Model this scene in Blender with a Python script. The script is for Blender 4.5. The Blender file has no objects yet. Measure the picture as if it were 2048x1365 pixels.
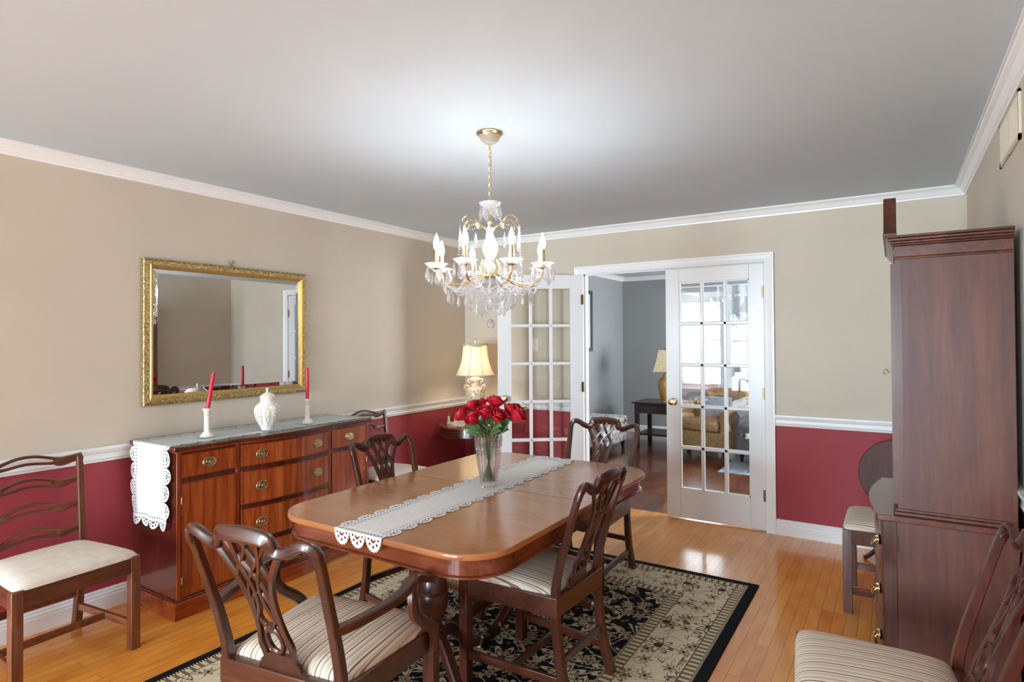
import bpy, math, random
from mathutils import Vector, Matrix
R = math.radians
PI = math.pi
C = bpy.context.scene.collection
sc = bpy.context.scene
random.seed(7)

# ------------------------------------------------------------------ camera
CX, CY, CZ = 3.6508, 0.0, 1.4562
yaw, pitch, roll = 0.56952, 0.012206, -0.0058245
_r = Vector((math.cos(yaw), math.sin(yaw), 0)); _f = Vector((-math.sin(yaw), math.cos(yaw), 0)); _u = Vector((0, 0, 1))
f2 = _f * math.cos(pitch) + _u * math.sin(pitch); u2 = -_f * math.sin(pitch) + _u * math.cos(pitch)
r3 = _r * math.cos(roll) + u2 * math.sin(roll); u3 = -_r * math.sin(roll) + u2 * math.cos(roll)
cd = bpy.data.cameras.new('camera'); cam = bpy.data.objects.new('camera', cd); C.objects.link(cam)
m = Matrix((r3, u3, -f2)).transposed().to_4x4(); m.translation = (CX, CY, CZ); cam.matrix_world = m
cd.sensor_width = 36; cd.lens = 1194.62 / 2048 * 36; cd.shift_y = -16.5 / 2048; cd.clip_start = 0.02
sc.camera = cam

# ------------------------------------------------------------------ view, world, daylight
sc.view_settings.view_transform = 'Standard'; sc.view_settings.look = 'None'
sc.view_settings.gamma = 1.0; sc.view_settings.exposure = 0.84; sc.view_settings.use_curve_mapping = False
sc.cycles.max_bounces = 12; sc.cycles.diffuse_bounces = 5; sc.cycles.glossy_bounces = 5
sc.cycles.transmission_bounces = 8; sc.cycles.transparent_max_bounces = 24
sc.cycles.caustics_reflective = False; sc.cycles.caustics_refractive = False
sc.cycles.sample_clamp_indirect = 6.0; sc.cycles.use_denoising = True
w = bpy.data.worlds.new('world'); sc.world = w; w.use_nodes = True
w.node_tree.nodes['Background'].inputs[0].default_value = (0.80, 0.90, 1.0, 1)
w.node_tree.nodes['Background'].inputs[1].default_value = 3.0

def area(name, loc, rot, sx, sy, power, col):
    l = bpy.data.lights.new(name, 'AREA'); l.shape = 'RECTANGLE'; l.size = sx; l.size_y = sy
    l.energy = power; l.color = col
    o = bpy.data.objects.new(name, l); o.location = loc; o.rotation_euler = rot; C.objects.link(o); return o
DAY = (0.66, 0.86, 1.0)
area('daylight_window_a', (0.95, -5.13, 1.15), (R(90), 0, 0), 1.3, 2.0, 390, DAY)
area('daylight_window_b', (2.75, -5.13, 1.15), (R(90), 0, 0), 1.3, 2.0, 150, DAY)
area('daylight_living_far', (1.23, 9.25, 1.45), (R(-90), 0, 0), 0.7, 1.3, 8, (0.93, 0.98, 1.0))
area('daylight_living_side', (5.15, 7.1, 1.40), (0, R(90), 0), 1.4, 1.5, 150, (0.92, 0.96, 1.0))

# ------------------------------------------------------------------ colour and nodes
def lin(c):
    return tuple(((x / 255) / 12.92 if x / 255 <= 0.04045 else ((x / 255 + 0.055) / 1.055) ** 2.4) for x in c)
def rgba(c): return (*lin(c), 1)

class G:
    """small node-graph helper"""
    def __init__(s, name):
        s.m = bpy.data.materials.new(name); s.m.use_nodes = True
        s.t = s.m.node_tree; s.b = s.t.nodes['Principled BSDF']; s.out = s.t.nodes['Material Output']
    def n(s, typ, **kw):
        x = s.t.nodes.new(typ)
        for k, v in kw.items(): setattr(x, k, v)
        return x
    def l(s, a, b): s.t.links.new(a, b)
    def put(s, sock, v):
        if isinstance(v, bpy.types.NodeSocket): s.l(v, sock)
        else: sock.default_value = v
    def ma(s, op, a, b=0.0, c=0.0):
        x = s.n('ShaderNodeMath', operation=op); s.put(x.inputs[0], a); s.put(x.inputs[1], b); s.put(x.inputs[2], c); return x.outputs[0]
    def coord(s, kind='Object', scale=(1, 1, 1), rot=(0, 0, 0), loc=(0, 0, 0)):
        t = s.n('ShaderNodeTexCoord'); mp = s.n('ShaderNodeMapping')
        mp.inputs['Scale'].default_value = scale; mp.inputs['Rotation'].default_value = rot; mp.inputs['Location'].default_value = loc
        s.l(t.outputs[kind], mp.inputs[0]); return mp.outputs[0]
    def noise(s, vec, sc=5, det=4, rough=0.55, dist=0.0):
        x = s.n('ShaderNodeTexNoise'); s.put(x.inputs['Vector'], vec); x.inputs['Scale'].default_value = sc
        x.inputs['Detail'].default_value = det; x.inputs['Roughness'].default_value = rough; x.inputs['Distortion'].default_value = dist
        return x.outputs['Fac']
    def ramp(s, fac, stops, interp='LINEAR'):
        x = s.n('ShaderNodeValToRGB'); e = x.color_ramp.elements; x.color_ramp.interpolation = interp
        while len(e) < len(stops): e.new(0.5)
        for i, (p, c) in enumerate(stops):
            e[i].position = p; e[i].color = c if len(c) == 4 else (*c, 1)
        s.put(x.inputs[0], fac); return x.outputs[0]
    def mix(s, fac, a, b, typ='MIX'):
        x = s.n('ShaderNodeMix', data_type='RGBA', blend_type=typ)
        s.put(x.inputs[0], fac); s.put(x.inputs[6], a); s.put(x.inputs[7], b); return x.outputs[2]
    def bump(s, h, strength=0.2, dist=0.01):
        x = s.n('ShaderNodeBump'); x.inputs['Strength'].default_value = strength; x.inputs['Distance'].default_value = dist
        s.l(h, x.inputs['Height']); s.l(x.outputs[0], s.b.inputs['Normal'])
    def base(s, col, rough=0.5, metal=0.0, coat=0.0, spec=None):
        s.put(s.b.inputs['Base Color'], col); s.b.inputs['Roughness'].default_value = rough
        s.b.inputs['Metallic'].default_value = metal; s.b.inputs['Coat Weight'].default_value = coat
        s.b.inputs['Coat Roughness'].default_value = 0.08
        if spec is not None: s.b.inputs['Specular IOR Level'].default_value = spec
        return s.m

def plain(name, c, rough=0.5, metal=0.0, coat=0.0, var=0.06, sc_=30, spec=None):
    g = G(name); n = g.noise(g.coord(), sc_, 3)
    d = tuple(max(0, x * (1 - var)) for x in lin(c)) + (1,); u = tuple(min(1, x * (1 + var)) for x in lin(c)) + (1,)
    return g.base(g.ramp(n, [(0.3, d), (0.7, u)]), rough, metal, coat, spec)

def wood(name, dark, mid, light, axis='z', rough=0.28, coat=0.4, fine=1.0, figure=0.0):
    g = G(name)
    st = {'x': (1.2, 16, 16), 'y': (16, 1.2, 16), 'z': (16, 16, 1.2)}[axis]
    v = g.coord('Object', tuple(a * fine for a in st), loc=(31.7, 47.3, 23.9))
    big = g.coord('Object', tuple(a * 0.16 for a in st), loc=(11.3, 7.9, 5.1))
    n1 = g.noise(v, 3.0, 8, 0.62, 0.6); n2 = g.noise(big, 2.2, 3, 0.5, 0.8 + figure * 4)
    fac = g.ma('ADD', g.ma('MULTIPLY', n1, 0.55), g.ma('MULTIPLY', n2, 0.45))
    col = g.ramp(fac, [(0.34, rgba(dark)), (0.5, rgba(mid)), (0.66, rgba(light))])
    g.bump(n1, 0.02, 0.001)
    return g.base(col, rough, 0, coat)

# walls
def wall_paint(name, up, low=None):
    g = G(name); v = g.coord('Object')
    n = g.noise(v, 1.3, 4, 0.6); n2 = g.noise(v, 160, 2)
    def tone(c): return g.ramp(n, [(0.25, tuple(x * 0.95 for x in lin(c)) + (1,)), (0.75, tuple(min(1, x * 1.04) for x in lin(c)) + (1,))])
    col = tone(up)
    if low:
        sep = g.n('ShaderNodeSeparateXYZ'); g.l(v, sep.inputs[0])
        col = g.mix(g.ma('GREATER_THAN', sep.outputs[2], 0.85), tone(low), col)
    g.bump(n2, 0.05, 0.001)
    return g.base(col, 0.62, 0, 0, 0.35)
M = {}
M['dining_wall'] = wall_paint('beige_over_burgundy_paint', (203, 191, 174), (158, 60, 68))
M['living_wall'] = wall_paint('blue_grey_paint', (152, 154, 154))
M['ceiling'] = plain('ceiling_paint', (201, 214, 224), 0.75, var=0.01, sc_=3, spec=0.2)
M['trim'] = plain('white_trim_paint', (238, 238, 238), 0.28, var=0.01)
M['door_white'] = plain('white_door_paint', (226, 224, 224), 0.32, var=0.01)

def planks(name, cols, width, length, rough, gap=0.0012):
    g = G(name)
    v = g.coord('Object', (1, 1, 1), (0, 0, R(90)))
    b = g.n('ShaderNodeTexBrick'); g.l(v, b.inputs['Vector'])
    b.inputs['Color1'].default_value = (0, 0, 0, 1); b.inputs['Color2'].default_value = (1, 1, 1, 1); b.inputs['Mortar'].default_value = (0.5, 0.5, 0.5, 1)
    b.inputs['Scale'].default_value = 1; b.inputs['Mortar Size'].default_value = gap; b.inputs['Mortar Smooth'].default_value = 0.3
    b.inputs['Brick Width'].default_value = length; b.inputs['Row Height'].default_value = width; b.offset = 0.37; b.offset_frequency = 3
    tone = b.outputs['Color']
    cell = g.n('ShaderNodeVectorMath', operation='MULTIPLY_ADD')  # shift grain per plank
    tc = g.coord('Object', (22, 1.6, 1))
    g.l(tone, cell.inputs[0]); cell.inputs[1].default_value = (9, 5, 3); g.l(tc, cell.inputs[2])
    grain = g.noise(cell.outputs[0], 1.6, 8, 0.65, 1.6)
    wv = g.n('ShaderNodeTexWave'); wv.wave_type = 'RINGS'; g.l(cell.outputs[0], wv.inputs['Vector'])
    wv.inputs['Scale'].default_value = 0.55; wv.inputs['Distortion'].default_value = 9; wv.inputs['Detail'].default_value = 3; wv.inputs['Detail Scale'].default_value = 0.7
    bw = g.n('ShaderNodeRGBToBW'); g.l(tone, bw.inputs[0])
    fac = g.ma('ADD', g.ma('MULTIPLY', bw.outputs[0], 0.42), g.ma('ADD', g.ma('MULTIPLY', grain, 0.42), g.ma('MULTIPLY', wv.outputs['Fac'], 0.16)))
    col = g.ramp(fac, [(0.12, rgba(cols[0])), (0.45, rgba(cols[1])), (0.85, rgba(cols[2]))])
    col = g.mix(b.outputs['Fac'], col, tuple(x * 0.45 for x in lin(cols[0])) + (1,))
    g.bump(g.ma('SUBTRACT', grain, g.ma('MULTIPLY', b.outputs['Fac'], 2.0)), 0.08, 0.001)
    g.b.inputs['Coat Weight'].default_value = 0.3
    return g.base(col, rough, 0, 0.35)
M['oak_floor'] = planks('golden_oak_strip_floor', ((208, 122, 38), (232, 150, 58), (244, 172, 80)), 0.057, 0.9, 0.24)
M['dark_floor'] = planks('dark_cherry_plank_floor', ((62, 28, 16), (104, 52, 30), (142, 80, 48)), 0.12, 1.1, 0.22)

MAH = ((50, 22, 15), (76, 36, 24), (102, 52, 32))
for a in 'xyz': M['mah_' + a] = wood('mahogany_grain_' + a, *MAH, axis=a)
LAD = ((70, 36, 22), (108, 60, 38), (140, 84, 54))
for a in 'xyz': M['lad_' + a] = wood('walnut_grain_' + a, *LAD, axis=a, rough=0.34, coat=0.2)
SBW = ((96, 34, 14), (140, 58, 24), (172, 82, 36))
for a in 'xyz': M['sb_' + a] = wood('red_mahogany_grain_' + a, *SBW, axis=a, rough=0.26, coat=0.4)
M['sb_flame'] = wood('flame_mahogany_veneer', (112, 42, 16), (158, 72, 30), (186, 98, 46), axis='z', rough=0.24, coat=0.5, fine=0.6, figure=0.9)
M['sb_side'] = wood('dark_mahogany_side', (58, 20, 12), (84, 32, 20), (104, 46, 28), axis='z', rough=0.22, coat=0.5)
M['mah_matte'] = wood('matte_mahogany', (62, 30, 26), (84, 42, 36), (104, 54, 44), axis='z', rough=0.6, coat=0.0)
M['cab_side'] = wood('brown_mahogany_veneer', (64, 29, 20), (84, 41, 28), (106, 56, 36), axis='z', rough=0.42, coat=0.12, fine=0.8)
M['cab_top'] = wood('brown_mahogany_top', (70, 34, 24), (90, 46, 32), (110, 60, 42), axis='y', rough=0.24, coat=0.5)
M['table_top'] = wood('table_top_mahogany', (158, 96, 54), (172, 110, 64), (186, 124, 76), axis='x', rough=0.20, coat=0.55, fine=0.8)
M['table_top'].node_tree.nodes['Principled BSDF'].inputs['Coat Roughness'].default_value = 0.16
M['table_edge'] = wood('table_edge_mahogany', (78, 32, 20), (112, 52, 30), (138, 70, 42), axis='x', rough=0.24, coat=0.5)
M['drum'] = wood('side_table_mahogany', (92, 36, 20), (130, 60, 34), (156, 84, 50), axis='x', rough=0.25, coat=0.5)
M['espresso'] = wood('espresso_wood', (34, 24, 24), (48, 34, 34), (62, 46, 44), axis='x', rough=0.35, coat=0.2)
M['seam'] = plain('dark_seam', (50, 26, 16), 0.6)
M['brass'] = plain('polished_brass', (232, 206, 158), 0.2, 1.0, var=0.05)
M['antique'] = plain('antique_brass', (212, 196, 160), 0.30, 1.0, var=0.12, sc_=80)
M['steel'] = plain('hinge_metal', (112, 96, 72), 0.35, 1.0)
M['black_metal'] = plain('dark_bronze', (60, 54, 44), 0.4, 0.8)

def stripes():
    g = G('cream_striped_fabric'); v = g.coord('Object')
    sep = g.n('ShaderNodeSeparateXYZ'); g.l(v, sep.inputs[0])
    y = sep.outputs[1]
    def line(per, off, duty):
        fr = g.ma('FRACT', g.ma('ADD', g.ma('DIVIDE', y, per), off)); return g.ma('LESS_THAN', fr, duty)
    base = rgba((226, 214, 198))
    c = g.mix(line(0.052, 0.00, 0.30), base, rgba((212, 194, 172)))
    c = g.mix(line(0.052, 0.20, 0.10), c, rgba((132, 104, 86)))
    c = g.mix(line(0.052, 0.55, 0.07), c, rgba((150, 128, 112)))
    c = g.mix(line(0.026, 0.85, 0.09), c, rgba((186, 160, 136)))
    w1 = g.noise(g.coord('Object', (1, 1, 1)), 700, 2); g.bump(w1, 0.25, 0.001)
    return g.base(c, 0.8, 0, 0, 0.2)
M['stripe'] = stripes()
def fabric(name, a, b, s_=45, bump=0.25, rough=0.85):
    g = G(name); n = g.noise(g.coord(), s_, 6, 0.6, 0.5); f = g.noise(g.coord(), 600, 2)
    g.bump(f, bump, 0.001)
    return g.base(g.ramp(n, [(0.35, rgba(a)), (0.65, rgba(b))]), rough, 0, 0, 0.2)
M['cream_fabric'] = fabric('cream_damask', (220, 208, 192), (232, 222, 208), 26)
M['linen'] = fabric('white_linen', (232, 230, 228), (240, 238, 236), 60, 0.15)
M['tan_damask'] = fabric('tan_damask', (150, 116, 74), (186, 152, 104), 38)
M['grey_fabric'] = fabric('grey_upholstery', (118, 114, 116), (140, 136, 138), 40)
M['blue_pillow'] = fabric('blue_grey_cushion', (150, 160, 172), (180, 188, 196), 30)
M['shade_old'] = fabric('tan_shade', (196, 178, 144), (214, 196, 160), 30)

def floral():
    g = G('floral_ottoman_fabric'); v = g.coord('Object', (1, 1, 1))
    n = g.noise(v, 7, 2, 0.5, 1.2); ln = g.ma('LESS_THAN', g.ma('ABSOLUTE', g.ma('SUBTRACT', n, 0.5)), 0.022)
    n2 = g.noise(v, 11, 2, 0.5, 0.6)
    c = g.mix(ln, rgba((218, 212, 200)), rgba((92, 104, 124)))
    c = g.mix(g.ma('GREATER_THAN', n2, 0.66), c, rgba((130, 110, 96)))
    return g.base(c, 0.85)
M['floral'] = floral()

def lace():
    g = G('white_lace')
    uv = g.n('ShaderNodeUVMap'); sep = g.n('ShaderNodeSeparateXYZ'); g.l(uv.outputs[0], sep.inputs[0])
    u, v = sep.outputs[0], sep.outputs[1]
    px = g.ma('SUBTRACT', g.ma('FRACT', u), 0.5)
    py = g.ma('SUBTRACT', v, 0.34)
    r = g.ma('SQRT', g.ma('ADD', g.ma('MULTIPLY', px, g.ma('MULTIPLY', px, 1.5)), g.ma('MULTIPLY', py, py)))
    th = g.ma('ARCTAN2', px, py)
    edge = g.ma('ADD', 0.585, g.ma('MULTIPLY', g.ma('SINE', g.ma('MULTIPLY', th, 26)), 0.022))
    up = g.ma('GREATER_THAN', py, -0.04)
    cut = g.ma('MULTIPLY', g.ma('GREATER_THAN', r, edge), g.ma('GREATER_THAN', v, 0.30))
    def ring(a, b): return g.ma('MULTIPLY', g.ma('GREATER_THAN', r, a), g.ma('LESS_THAN', r, b))
    h1 = g.ma('MULTIPLY', g.ma('MULTIPLY', ring(0.30, 0.43), g.ma('GREATER_THAN', g.ma('COSINE', g.ma('MULTIPLY', th, 9)), 0.25)), up)
    h2 = g.ma('MULTIPLY', ring(0.10, 0.20), g.ma('GREATER_THAN', py, 0.03))
    row = g.ma('MULTIPLY', g.ma('MULTIPLY', g.ma('GREATER_THAN', v, 0.06), g.ma('LESS_THAN', v, 0.17)),
               g.ma('GREATER_THAN', g.ma('COSINE', g.ma('MULTIPLY', u, 2 * PI * 5)), 0.35))
    hole = g.ma('MINIMUM', g.ma('ADD', g.ma('ADD', cut, h1), g.ma('ADD', h2, row)), 1.0)
    g.put(g.b.inputs['Alpha'], g.ma('SUBTRACT', 1.0, hole))
    rib = g.ma('SINE', g.ma('MULTIPLY', r, 70)); g.bump(rib, 0.3, 0.002)
    return g.base(rgba((240, 240, 240)), 0.8)
M['lace'] = lace()

def rug_mat(hx, hy):
    g = G('black_and_beige_persian_rug'); v = g.coord('Object')
    sep = g.n('ShaderNodeSeparateXYZ'); g.l(v, sep.inputs[0]); x, y = sep.outputs[0], sep.outputs[1]
    dx = g.ma('SUBTRACT', hx, g.ma('ABSOLUTE', x)); dy = g.ma('SUBTRACT', hy, g.ma('ABSOLUTE', y))
    d = g.ma('MINIMUM', dx, dy)
    isx = g.ma('LESS_THAN', dx, dy)  # side borders run along y
    along = g.ma('ADD', g.ma('MULTIPLY', isx, y), g.ma('MULTIPLY', g.ma('SUBTRACT', 1.0, isx), x))
    K = rgba((26, 27, 30)); BE = rgba((212, 196, 166)); BR = rgba((112, 92, 72)); LT = rgba((190, 170, 140))
    # flowers from voronoi cells
    def flowers(scale, petals, rad, rnd=0.75):
        dn = g.n('ShaderNodeTexNoise'); g.l(v, dn.inputs['Vector']); dn.inputs['Scale'].default_value = 9
        vo = g.n('ShaderNodeTexVoronoi'); vo.inputs['Scale'].default_value = scale; vo.inputs['Randomness'].default_value = rnd
        vo.voronoi_dimensions = '2D'; g.l(v, vo.inputs['Vector'])
        df = g.n('ShaderNodeVectorMath', operation='SUBTRACT'); ms = g.n('ShaderNodeVectorMath', operation='SCALE')
        g.l(v, ms.inputs[0]); ms.inputs['Scale'].default_value = 1
        g.l(ms.outputs[0], df.inputs[0]); g.l(vo.outputs['Position'], df.inputs[1])
        s2 = g.n('ShaderNodeSeparateXYZ'); g.l(df.outputs[0], s2.inputs[0])
        th = g.ma('ARCTAN2', s2.outputs[1], s2.outputs[0]); dist = vo.outputs['Distance']
        lim = g.ma('MULTIPLY', rad, g.ma('ADD', 0.72, g.ma('MULTIPLY', g.ma('COSINE', g.ma('MULTIPLY', th, petals)), 0.28)))
        inside = g.ma('LESS_THAN', dist, lim)
        rg = g.ma('LESS_THAN', g.ma('ABSOLUTE', g.ma('SUBTRACT', dist, g.ma('MULTIPLY', lim, 0.66))), rad * 0.07)
        core = g.ma('LESS_THAN', dist, rad * 0.2)
        return inside, rg, core
    def vines(scale, wd, dist=1.5):
        n = g.noise(v, scale, 2, 0.4, dist); return g.ma('LESS_THAN', g.ma('ABSOLUTE', g.ma('SUBTRACT', n, 0.5)), wd)
    f1, r1, c1 = flowers(3.7, 8, 0.40); f2_, r2, c2 = flowers(8.0, 6, 0.32, 1.0); f3, r3_, c3 = flowers(17, 4, 0.24, 1.0)
    field = g.mix(f3, K, rgba((120, 106, 86)))
    field = g.mix(vines(6.5, 0.026), field, LT)
    field = g.mix(f2_, field, LT); field = g.mix(r2, field, K); field = g.mix(c2, field, BR)
    field = g.mix(f1, field, BE); field = g.mix(r1, field, rgba((70, 58, 48))); field = g.mix(c1, field, BR)
    bord = g.mix(g.ma('GREATER_THAN', g.noise(v, 26, 3, 0.6, 1), 0.60), rgba((222, 206, 176)), rgba((196, 178, 146)))
    bord = g.mix(vines(5.0, 0.012, 2.5), bord, BR)
    bord = g.mix(f2_, bord, rgba((186, 166, 134))); bord = g.mix(r2, bord, BR); bord = g.mix(c2, bord, K)
    bord = g.mix(r1, bord, BR); bord = g.mix(c1, bord, rgba((70, 60, 52)))
    tick = g.ma('GREATER_THAN', g.ma('SINE', g.ma('MULTIPLY', along, 2 * PI / 0.036)), 0.1)
    guard = g.mix(tick, BE, rgba((120, 100, 78)))
    tick2 = g.ma('GREATER_THAN', g.ma('SINE', g.ma('MULTIPLY', along, 2 * PI / 0.013)), 0.0)
    bead = g.mix(tick2, BE, K)
    def band(a, b): return g.ma('MULTIPLY', g.ma('GREATER_THAN', d, a), g.ma('LESS_THAN', d, b))
    col = field
    col = g.mix(g.ma('LESS_THAN', d, 0.405), col, bead)
    col = g.mix(g.ma('LESS_THAN', d, 0.392), col, guard)
    col = g.mix(g.ma('LESS_THAN', d, 0.345), col, BR)
    col = g.mix(g.ma('LESS_THAN', d, 0.340), col, bord)
    col = g.mix(g.ma('LESS_THAN', d, 0.112), col, BR)
    col = g.mix(g.ma('LESS_THAN', d, 0.106), col, guard)
    col = g.mix(g.ma('LESS_THAN', d, 0.064), col, bead)
    col = g.mix(g.ma('LESS_THAN', d, 0.050), col, K)
    pile = g.noise(v, 500, 2); g.bump(pile, 0.4, 0.002)
    return g.base(col, 0.95, 0, 0, 0.1)

def crystal(name, glassy=0.55, milky=0.0):
    g = G(name)
    g.b.inputs['Transmission Weight'].default_value = 1; g.b.inputs['IOR'].default_value = 1.55
    g.base((1, 1, 1, 1), 0.0); g.b.inputs['Coat Weight'].default_value = 0
    tr = g.n('ShaderNodeBsdfTransparent'); mx = g.n('ShaderNodeMixShader'); mx.inputs[0].default_value = glassy
    g.l(tr.outputs[0], mx.inputs[1]); g.l(g.b.outputs[0], mx.inputs[2]); 
    o_ = mx.outputs[0]
    if milky:   # cut facets scatter some light
        df = g.n('ShaderNodeBsdfTranslucent'); df.inputs[0].default_value = (0.95, 0.96, 1, 1); d2 = g.n('ShaderNodeBsdfDiffuse'); d2.inputs[0].default_value = (0.95, 0.96, 1, 1)
        ad = g.n('ShaderNodeMixShader'); g.l(df.outputs[0], ad.inputs[1]); g.l(d2.outputs[0], ad.inputs[2])
        m2 = g.n('ShaderNodeMixShader'); m2.inputs[0].default_value = milky; g.l(o_, m2.inputs[1]); g.l(ad.outputs[0], m2.inputs[2]); o_ = m2.outputs[0]
    g.l(o_, g.out.inputs[0])
    return g.m
M['crystal'] = crystal('cut_crystal', 0.5, 0.10)
M['crystal_cut'] = crystal('engraved_crystal', 0.45, 0.30)
M['vase_glass'] = crystal('vase_crystal', 0.5)
def pane(name, f90=0.95, f0=0.05):
    g = G(name); g.t.nodes.remove(g.b)
    tr = g.n('ShaderNodeBsdfTransparent'); tr.inputs[0].default_value = (0.97, 0.98, 0.98, 1)
    gl = g.n('ShaderNodeBsdfGlossy'); gl.inputs['Roughness'].default_value = 0.0
    ge = g.n('ShaderNodeNewGeometry'); dt = g.n('ShaderNodeVectorMath', operation='DOT_PRODUCT')
    g.l(ge.outputs['Normal'], dt.inputs[0]); g.l(ge.outputs['Incoming'], dt.inputs[1])
    q = g.ma('POWER', g.ma('SUBTRACT', 1.0, g.ma('ABSOLUTE', dt.outputs['Value'])), 5.0)
    fr = g.ma('ADD', f0, g.ma('MULTIPLY', q, f90))
    mx = g.n('ShaderNodeMixShader'); g.l(fr, mx.inputs[0]); g.l(tr.outputs[0], mx.inputs[1]); g.l(gl.outputs[0], mx.inputs[2])
    g.l(mx.outputs[0], g.out.inputs[0]); return g.m
M['pane'] = pane('window_glass')
def emis(name, col, s):
    g = G(name); g.base((1, 1, 1, 1), 0.3); g.b.inputs['Emission Color'].default_value = (*col, 1); g.b.inputs['Emission Strength'].default_value = s; return g.m
M['bulb'] = emis('lit_flame_bulb', (0.98, 0.97, 0.96), 120)
M['lampbulb'] = emis('lit_lamp_bulb', (1.0, 0.84, 0.64), 42)
def shade():
    g = G('cream_bell_shade_fabric'); g.base(rgba((250, 244, 228)), 0.8)
    t = g.n('ShaderNodeBsdfTranslucent'); t.inputs[0].default_value = rgba((255, 246, 226))
    mx = g.n('ShaderNodeMixShader'); mx.inputs[0].default_value = 0.5
    g.l(g.b.outputs[0], mx.inputs[1]); g.l(t.outputs[0], mx.inputs[2]); g.l(mx.outputs[0], g.out.inputs[0]); return g.m
M['shade'] = shade()
def sheer():
    g = G('sheer_curtain_fabric'); g.base(rgba((205, 210, 215)), 0.9)
    t = g.n('ShaderNodeBsdfTransparent'); mx = g.n('ShaderNodeMixShader'); mx.inputs[0].default_value = 0.45
    g.l(t.outputs[0], mx.inputs[2]); g.l(g.b.outputs[0], mx.inputs[1]); g.l(mx.outputs[0], g.out.inputs[0]); return g.m
M['sheer'] = sheer()
M['mirror'] = G('mirror_silver').base((0.86, 0.86, 0.86, 1), 0.0, 1.0)
def gold():
    g = G('carved_gold_leaf'); v = g.coord()
    vo = g.n('ShaderNodeTexVoronoi'); vo.inputs['Scale'].default_value = 95; g.l(v, vo.inputs['Vector'])
    n = g.noise(v, 60, 4)
    c = g.ramp(vo.outputs['Distance'], [(0.1, rgba((226, 204, 150))), (0.6, rgba((158, 134, 92)))])
    g.bump(g.ma('ADD', g.ma('MULTIPLY', vo.outputs['Distance'], -1), n), 0.6, 0.004)
    return g.base(c, 0.42, 0.75)
M['gold_carved'] = gold()
M['gold'] = plain('plain_gold_leaf', (214, 180, 108), 0.35, 0.85, var=0.12, sc_=40)
M['porcelain'] = plain('ivory_porcelain', (236, 232, 222), 0.15, 0, 0.5, var=0.01)
def pierced(name, col, hole, scale, thr):
    g = G(name); v = g.coord(); vo = g.n('ShaderNodeTexVoronoi'); vo.inputs['Scale'].default_value = scale; g.l(v, vo.inputs['Vector'])
    vo.inputs['Randomness'].default_value = 0.6
    return g.base(g.mix(g.ma('LESS_THAN', vo.outputs['Distance'], thr), rgba(col), rgba(hole)), 0.2, 0, 0.4)
M['pierced_lamp'] = pierced('pierced_cream_ceramic', (228, 208, 178), (84, 54, 40), 52, 0.27)
M['pierced_white'] = pierced('pierced_ivory_porcelain', (236, 230, 218), (168, 142, 96), 120, 0.22)
M['candle'] = plain('red_wax', (206, 30, 54), 0.4, var=0.04)
M['rose'] = plain('deep_red_petals', (184, 14, 36), 0.5, var=0.25, sc_=40)
M['leaf'] = plain('rose_leaf_green', (96, 126, 78), 0.45, var=0.2)
M['stem'] = plain('stem_green', (92, 118, 60), 0.5, var=0.15)
M['baby'] = plain('white_tiny_blossom', (225, 222, 205), 0.7)
M['urn_gold'] = plain('mustard_ceramic', (178, 142, 78), 0.25, 0, 0.5)
M['blind'] = plain('white_blind_slat', (236, 240, 240), 0.5, var=0.01)
M['dark_frame'] = plain('dark_picture_frame', (60, 66, 78), 0.4)
M['mat'] = plain('white_mat_board', (205, 210, 214), 0.8)
def art():
    g = G('garden_print'); n = g.noise(g.coord(), 14, 6, 0.7)
    return g.base(g.ramp(n, [(0.3, rgba((50, 52, 44))), (0.5, rgba((112, 112, 82))), (0.7, rgba((168, 160, 130)))]), 0.5)
M['art'] = art()
def small_rug():
    g = G('pale_blue_abstract_rug'); n = g.noise(g.coord('Object', (3, 1, 1)), 3, 5, 0.6, 1.0)
    return g.base(g.ramp(n, [(0.35, rgba((196, 194, 188))), (0.55, rgba((176, 184, 190))), (0.7, rgba((110, 134, 158)))]), 0.95)
M['small_rug'] = small_rug()
M['water'] = crystal('vase_water', 0.3)
M['plate'] = plain('ivory_switch_plate', (225, 218, 200), 0.4)
M['vent'] = plain('beige_vent_paint', (205, 192, 172), 0.5)
M['sideglass'] = pane('glass_sheet', 0.08, 0.02)
M['figure'] = plain('carved_cream_stone', (222, 208, 184), 0.7, var=0.1)
M['hair'] = plain('brown_figure_hair', (130, 88, 60), 0.7)
M['book'] = plain('tan_base', (150, 112, 66), 0.5)

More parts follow.
